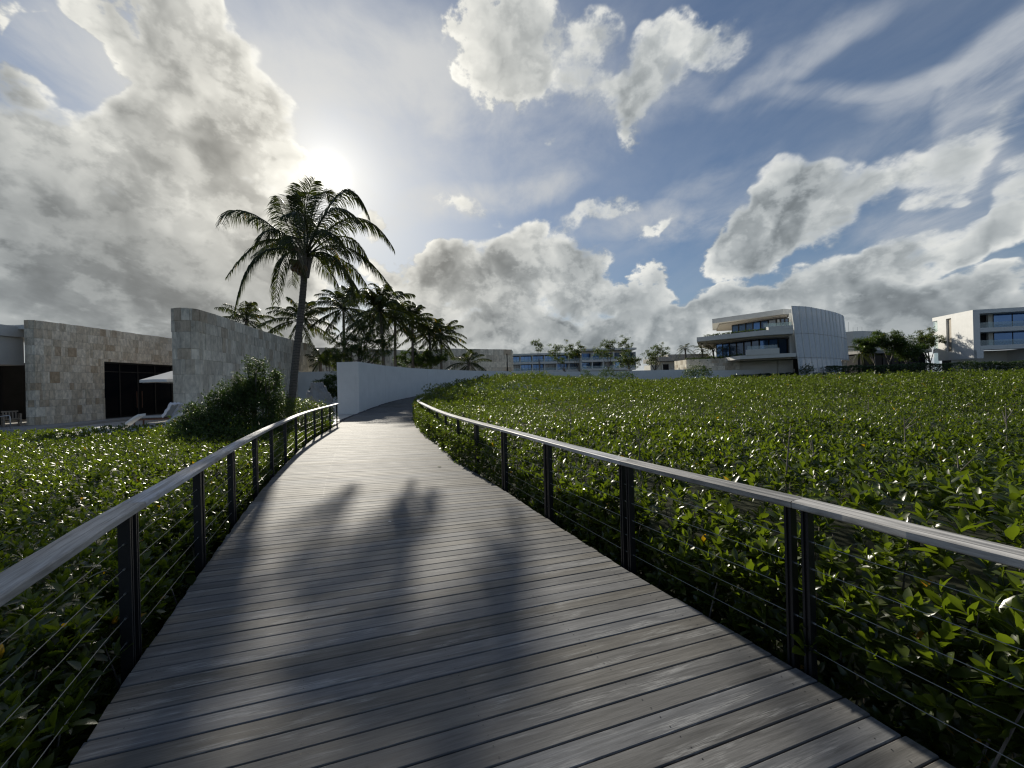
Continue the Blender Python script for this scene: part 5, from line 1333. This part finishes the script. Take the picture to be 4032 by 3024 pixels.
# perforated screen, battered, in bays with proud ribs
top = [gp(px, 1230, Y) for px, Y in ((3116.5, 62), (3145, 62.3), (3171, 62.8), (3193, 63.6), (3212, 64.6), (3230, 65.6), (3247, 66.5), (3261, 67.4), (3274, 68.4), (3286, 69.3), (3301, 70.8), (3315, 72.8), (3322.7, 74.8))]
zs = [13.15, 8.9, 4.9, 1.0]; BAT = .095
def sp(i, z, out=0.):
    x, y = top[i]; a = np.array(top[max(i - 1, 0)]); b = np.array(top[min(i + 1, len(top) - 1)]); t = (b - a) / np.linalg.norm(b - a); n_ = np.array([t[1], -t[0]])
    d = (13.15 - z) * BAT; return Vector((x + d + n_[0] * out, y + n_[1] * out, z))
for i in range(len(top) - 1):
    mb = MB(); zlist = list(np.linspace(13.15, 1.0 if i < 9 else 4.6, 13))
    for za, zb in zip(zlist[:-1], zlist[1:]):
        for k in range(4):
            def q(k, z): t = k / 4; return sp(i, z).lerp(sp(i + 1, z), t) + (sp(i, z, 1) - sp(i, z)) * (.10 * math.sin(math.pi * t))
            mb.add([q(k, za), q(k, zb), q(k + 1, zb), q(k + 1, za)], [[0, 1, 2, 3]])
    mb.build('screen_panel', M['screen'], wb, True)
    mb = MB(); zl = 1.0 if i <= 9 else 4.6
    mb.beam(sp(i, 13.17, .04), sp(i, zl, .04), .10, .16, up=(1, 0, 0)); mb.build('screen_rib', M['plaster'], wb)
for z_ in (8.75, 4.8):
    mb = MB()
    for i in range(len(top) - 1): mb.beam(sp(i, z_, .06), sp(i + 1, z_, .06), .1, .07)
    mb.build('screen_rail', M['concrete'], wb)
mb = MB(); bk = [sp(i, 6, -.9) for i in range(len(top))]
for a, b in zip(bk[:-1], bk[1:]): mb.add([(a.x - .3, a.y, 4.7), (b.x - .3, b.y, 4.7), (b.x - .3, b.y, 12.2), (a.x - .3, a.y, 12.2)], [[0, 1, 2, 3]])
mb.build('inner_wall', M['plaster2'], wb)
mb = MB(); a, b = sp(9, 3, -1.2), sp(12, 3, -1.2); mb.add([(a.x, a.y, .8), (b.x + 1, b.y, .8), (b.x + 1, b.y, 4.5), (a.x, a.y, 4.5)], [[0, 1, 2, 3]]); mb.build('slatted_door', M['soffit'], wb)

# round rendered building
rd = empty('round_building', (80, 96, 0), 'low round rendered building with thin roof masts, behind the dark trees', 'building')
ca = [gp(3320, 1300, 84), gp(3360, 1300, 82.5), gp(3400, 1300, 82.4), gp(3440, 1300, 83.6), gp(3470, 1300, 85.6), gp(3490, 1300, 88.3), gp(3499, 1300, 92), (gp(3499, 1300, 92)[0], 104), (70, 104)]
prism('wall', ca, 0, 11.2, M['plaster2'], rd)
for px in (3341, 3359, 3376, 3394):
    q = at(px, 1300, 90); MB().tube([(q.x, q.y, 11.2), (q.x, q.y, 13.0 if px > 3350 else 14.2)], .04, 5).build('roof_mast', M['steel'], rd)
# glazed hall
gh = empty('glazed_hall', (90, 82, 0), 'dark glazed hall with a flat concrete roof behind the dark trees', 'building')
xa, xb = gp(3383, 1400, 80)[0], gp(3672, 1400, 80.5)[0] + 3
prism('roof', [(xa, 79.6), (xb - 3, 80.6), (xb - 3, 85), (xa, 92)], zz(1390, 3500, 80), zz(1378, 3500, 80), M['concrete'], gh)
prism('interior', [(xa + .3, 80.9), (xb - 3.2, 81.9), (xb - 3.1, 84.9), (xa, 91)], 0, zz(1391, 3500, 80), M['darkroom'], gh)
for i in range(8):
    t0, t1 = i / 8, (i + 1) / 8; a = (xa + (xb - 3.2 - xa) * t0 + .1, 80.5 + 1 * t0); b = (xa + (xb - 3.2 - xa) * t1 - .1, 80.5 + 1 * t1)
    f = MB(); f.beam((*a, 1), (*a, zz(1391, 3500, 80)), .12, .12, up=(0, 1, 0)); f.beam((*b, 1), (*b, zz(1391, 3500, 80)), .12, .12, up=(0, 1, 0)); f.beam((a[0] + .1, a[1], 3.6), (b[0] - .1, b[1], 3.6), .1, .1); w_ = f.build('window', M['black'], gh)
    MB().prism([(a[0] + .1, a[1] + .05, 1), (b[0] - .1, b[1] + .05, 1), (b[0] - .1, b[1] + .09, 1), (a[0] + .1, a[1] + .09, 1)], [(a[0] + .1, a[1] + .05, 5.8), (b[0] - .1, b[1] + .05, 5.8), (b[0] - .1, b[1] + .09, 5.8), (a[0] + .1, a[1] + .09, 5.8)]) 
    mb = MB(); mb.prism([(a[0] + .1, a[1] + .05, 1), (b[0] - .1, b[1] + .05, 1), (b[0] - .1, b[1] + .09, 1), (a[0] + .1, a[1] + .09, 1)], [(a[0] + .1, a[1] + .05, 5.8), (b[0] - .1, b[1] + .05, 5.8), (b[0] - .1, b[1] + .09, 5.8), (a[0] + .1, a[1] + .09, 5.8)]); mb.build('pane', M['glass'], w_)

# ------------------------------------------------------------------ sunlit white block at the right edge
rb = empty('white_block', (96, 78, 0), 'white residential block at the right edge with its blank side wall in the sun', 'building')
c0 = np.array([90.2, 75.]); c1 = np.array([92.8, 84.6]); c2_ = np.array([118., 67.6])
ez = (c1 - c0) / np.linalg.norm(c1 - c0); ex = (c2_ - c0) / np.linalg.norm(c2_ - c0)
def BP(u, v): p = c0 + ex * u + ez * v; return (p[0], p[1])     # u along the front, v along the sunlit side
LB = float(np.linalg.norm(c2_ - c0)); WB = float(np.linalg.norm(c1 - c0))
z_top = 13.9
def blk(name, u0, u1, v0, v1, z0, z1, mat, parent=rb):
    return prism(name, [BP(u0, v0), BP(u1, v0), BP(u1, v1), BP(u0, v1)], z0, z1, mat, parent)
blk('roof', 0.0, LB, 0, WB, 13.12, z_top, M['plaster'])
# side wall in three pieces round the recessed slot; window band at the far end
blk('side_wall', 0, .45, .0, 5.05, 4.4, 13.12, M['plaster']); blk('side_wall', 0, .45, 6.35, 8.6, 4.4, 13.12, M['plaster']); blk('side_wall', 0, .45, 5.05, 6.35, 4.4, 6.2, M['plaster'])
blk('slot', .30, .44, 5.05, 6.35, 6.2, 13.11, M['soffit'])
for (za, zb) in ((10.0, 10.8), (6.2, 7.0), (1.2, 1.6)): blk('side_band', 0, .45, 8.6, WB, za, zb, M['plaster'])
for (za, zb) in ((10.8, 13.11), (7.0, 9.99), (1.6, 6.19)): blk('corner_window', .12, .2, 8.6, WB - .05, za, zb, M['clearglass'])
blk('side_band', 0, .45, 8.6, WB, 13.12, 13.125, M['plaster'])
blk('corner_pier', 0.001, 1.5, 0, .5, 4.4, 6.06, M['plaster']); blk('corner_pier', .451, 1.05, 0, .5, 6.06, 13.119, M['plaster'])
for zb in (9.5, 6.06):
    blk('balcony_slab', 1.05, LB, -.05, 3.2, zb, zb + .82, M['plaster'])
for (za, zb) in ((10.35, 13.11), (6.9, 9.49)):
    blk('back_wall', 1.05, 2.0, 3.0, 3.2, za, zb, M['soffit']); blk('dark_door', 2.0, 4.2, 3.05, 3.15, za, zb, M['darkroom']); blk('back_wall', 4.2, 4.9, 2.6, 3.2, za, zb, M['plaster2'])
    for i in range(8):
        ua = 4.9 + i * 2.9; ub = ua + 2.9
        if ub > LB: break
        f = blk('window', ua, ua + .1, 2.5, 2.7, za, zb, M['black']); blk('pane', ua + .1, ub, 2.56, 2.62, za, zb, M['blueglass'], f)
    blk('balustrade', 1.1, LB - .2, .05, .09, za, za + 1.0, M['clearglass'])
blk('rear', .5, LB, 3.3, WB, 6.9, 13.1, M['plaster2']); blk('undercroft', 1.5, LB, 5.5, WB, .5, 6.05, M['darkroom'])
blk('ground_wall', .1, 9.0, 5.2, 5.45, .5, 6.05, M['plaster2']); blk('ground_pier', 8.9, 9.4, -.0, 5.2, .5, 6.05, M['plaster'])
f = blk('window', 9.4, 9.55, 1.2, 1.4, 2.4, 6.05, M['black']); blk('pane', 9.55, 12.4, 1.25, 1.31, 2.4, 6.05, M['blueglass'], f)
f = blk('window', 12.4, 12.55, 1.2, 1.4, 2.4, 6.05, M['black']); blk('pane', 12.55, 16, 1.25, 1.31, 2.4, 6.05, M['blueglass'], f)
blk('ground_slab', 9.4, 20, -.4, 4, 1.2, 2.3, M['plaster2'])
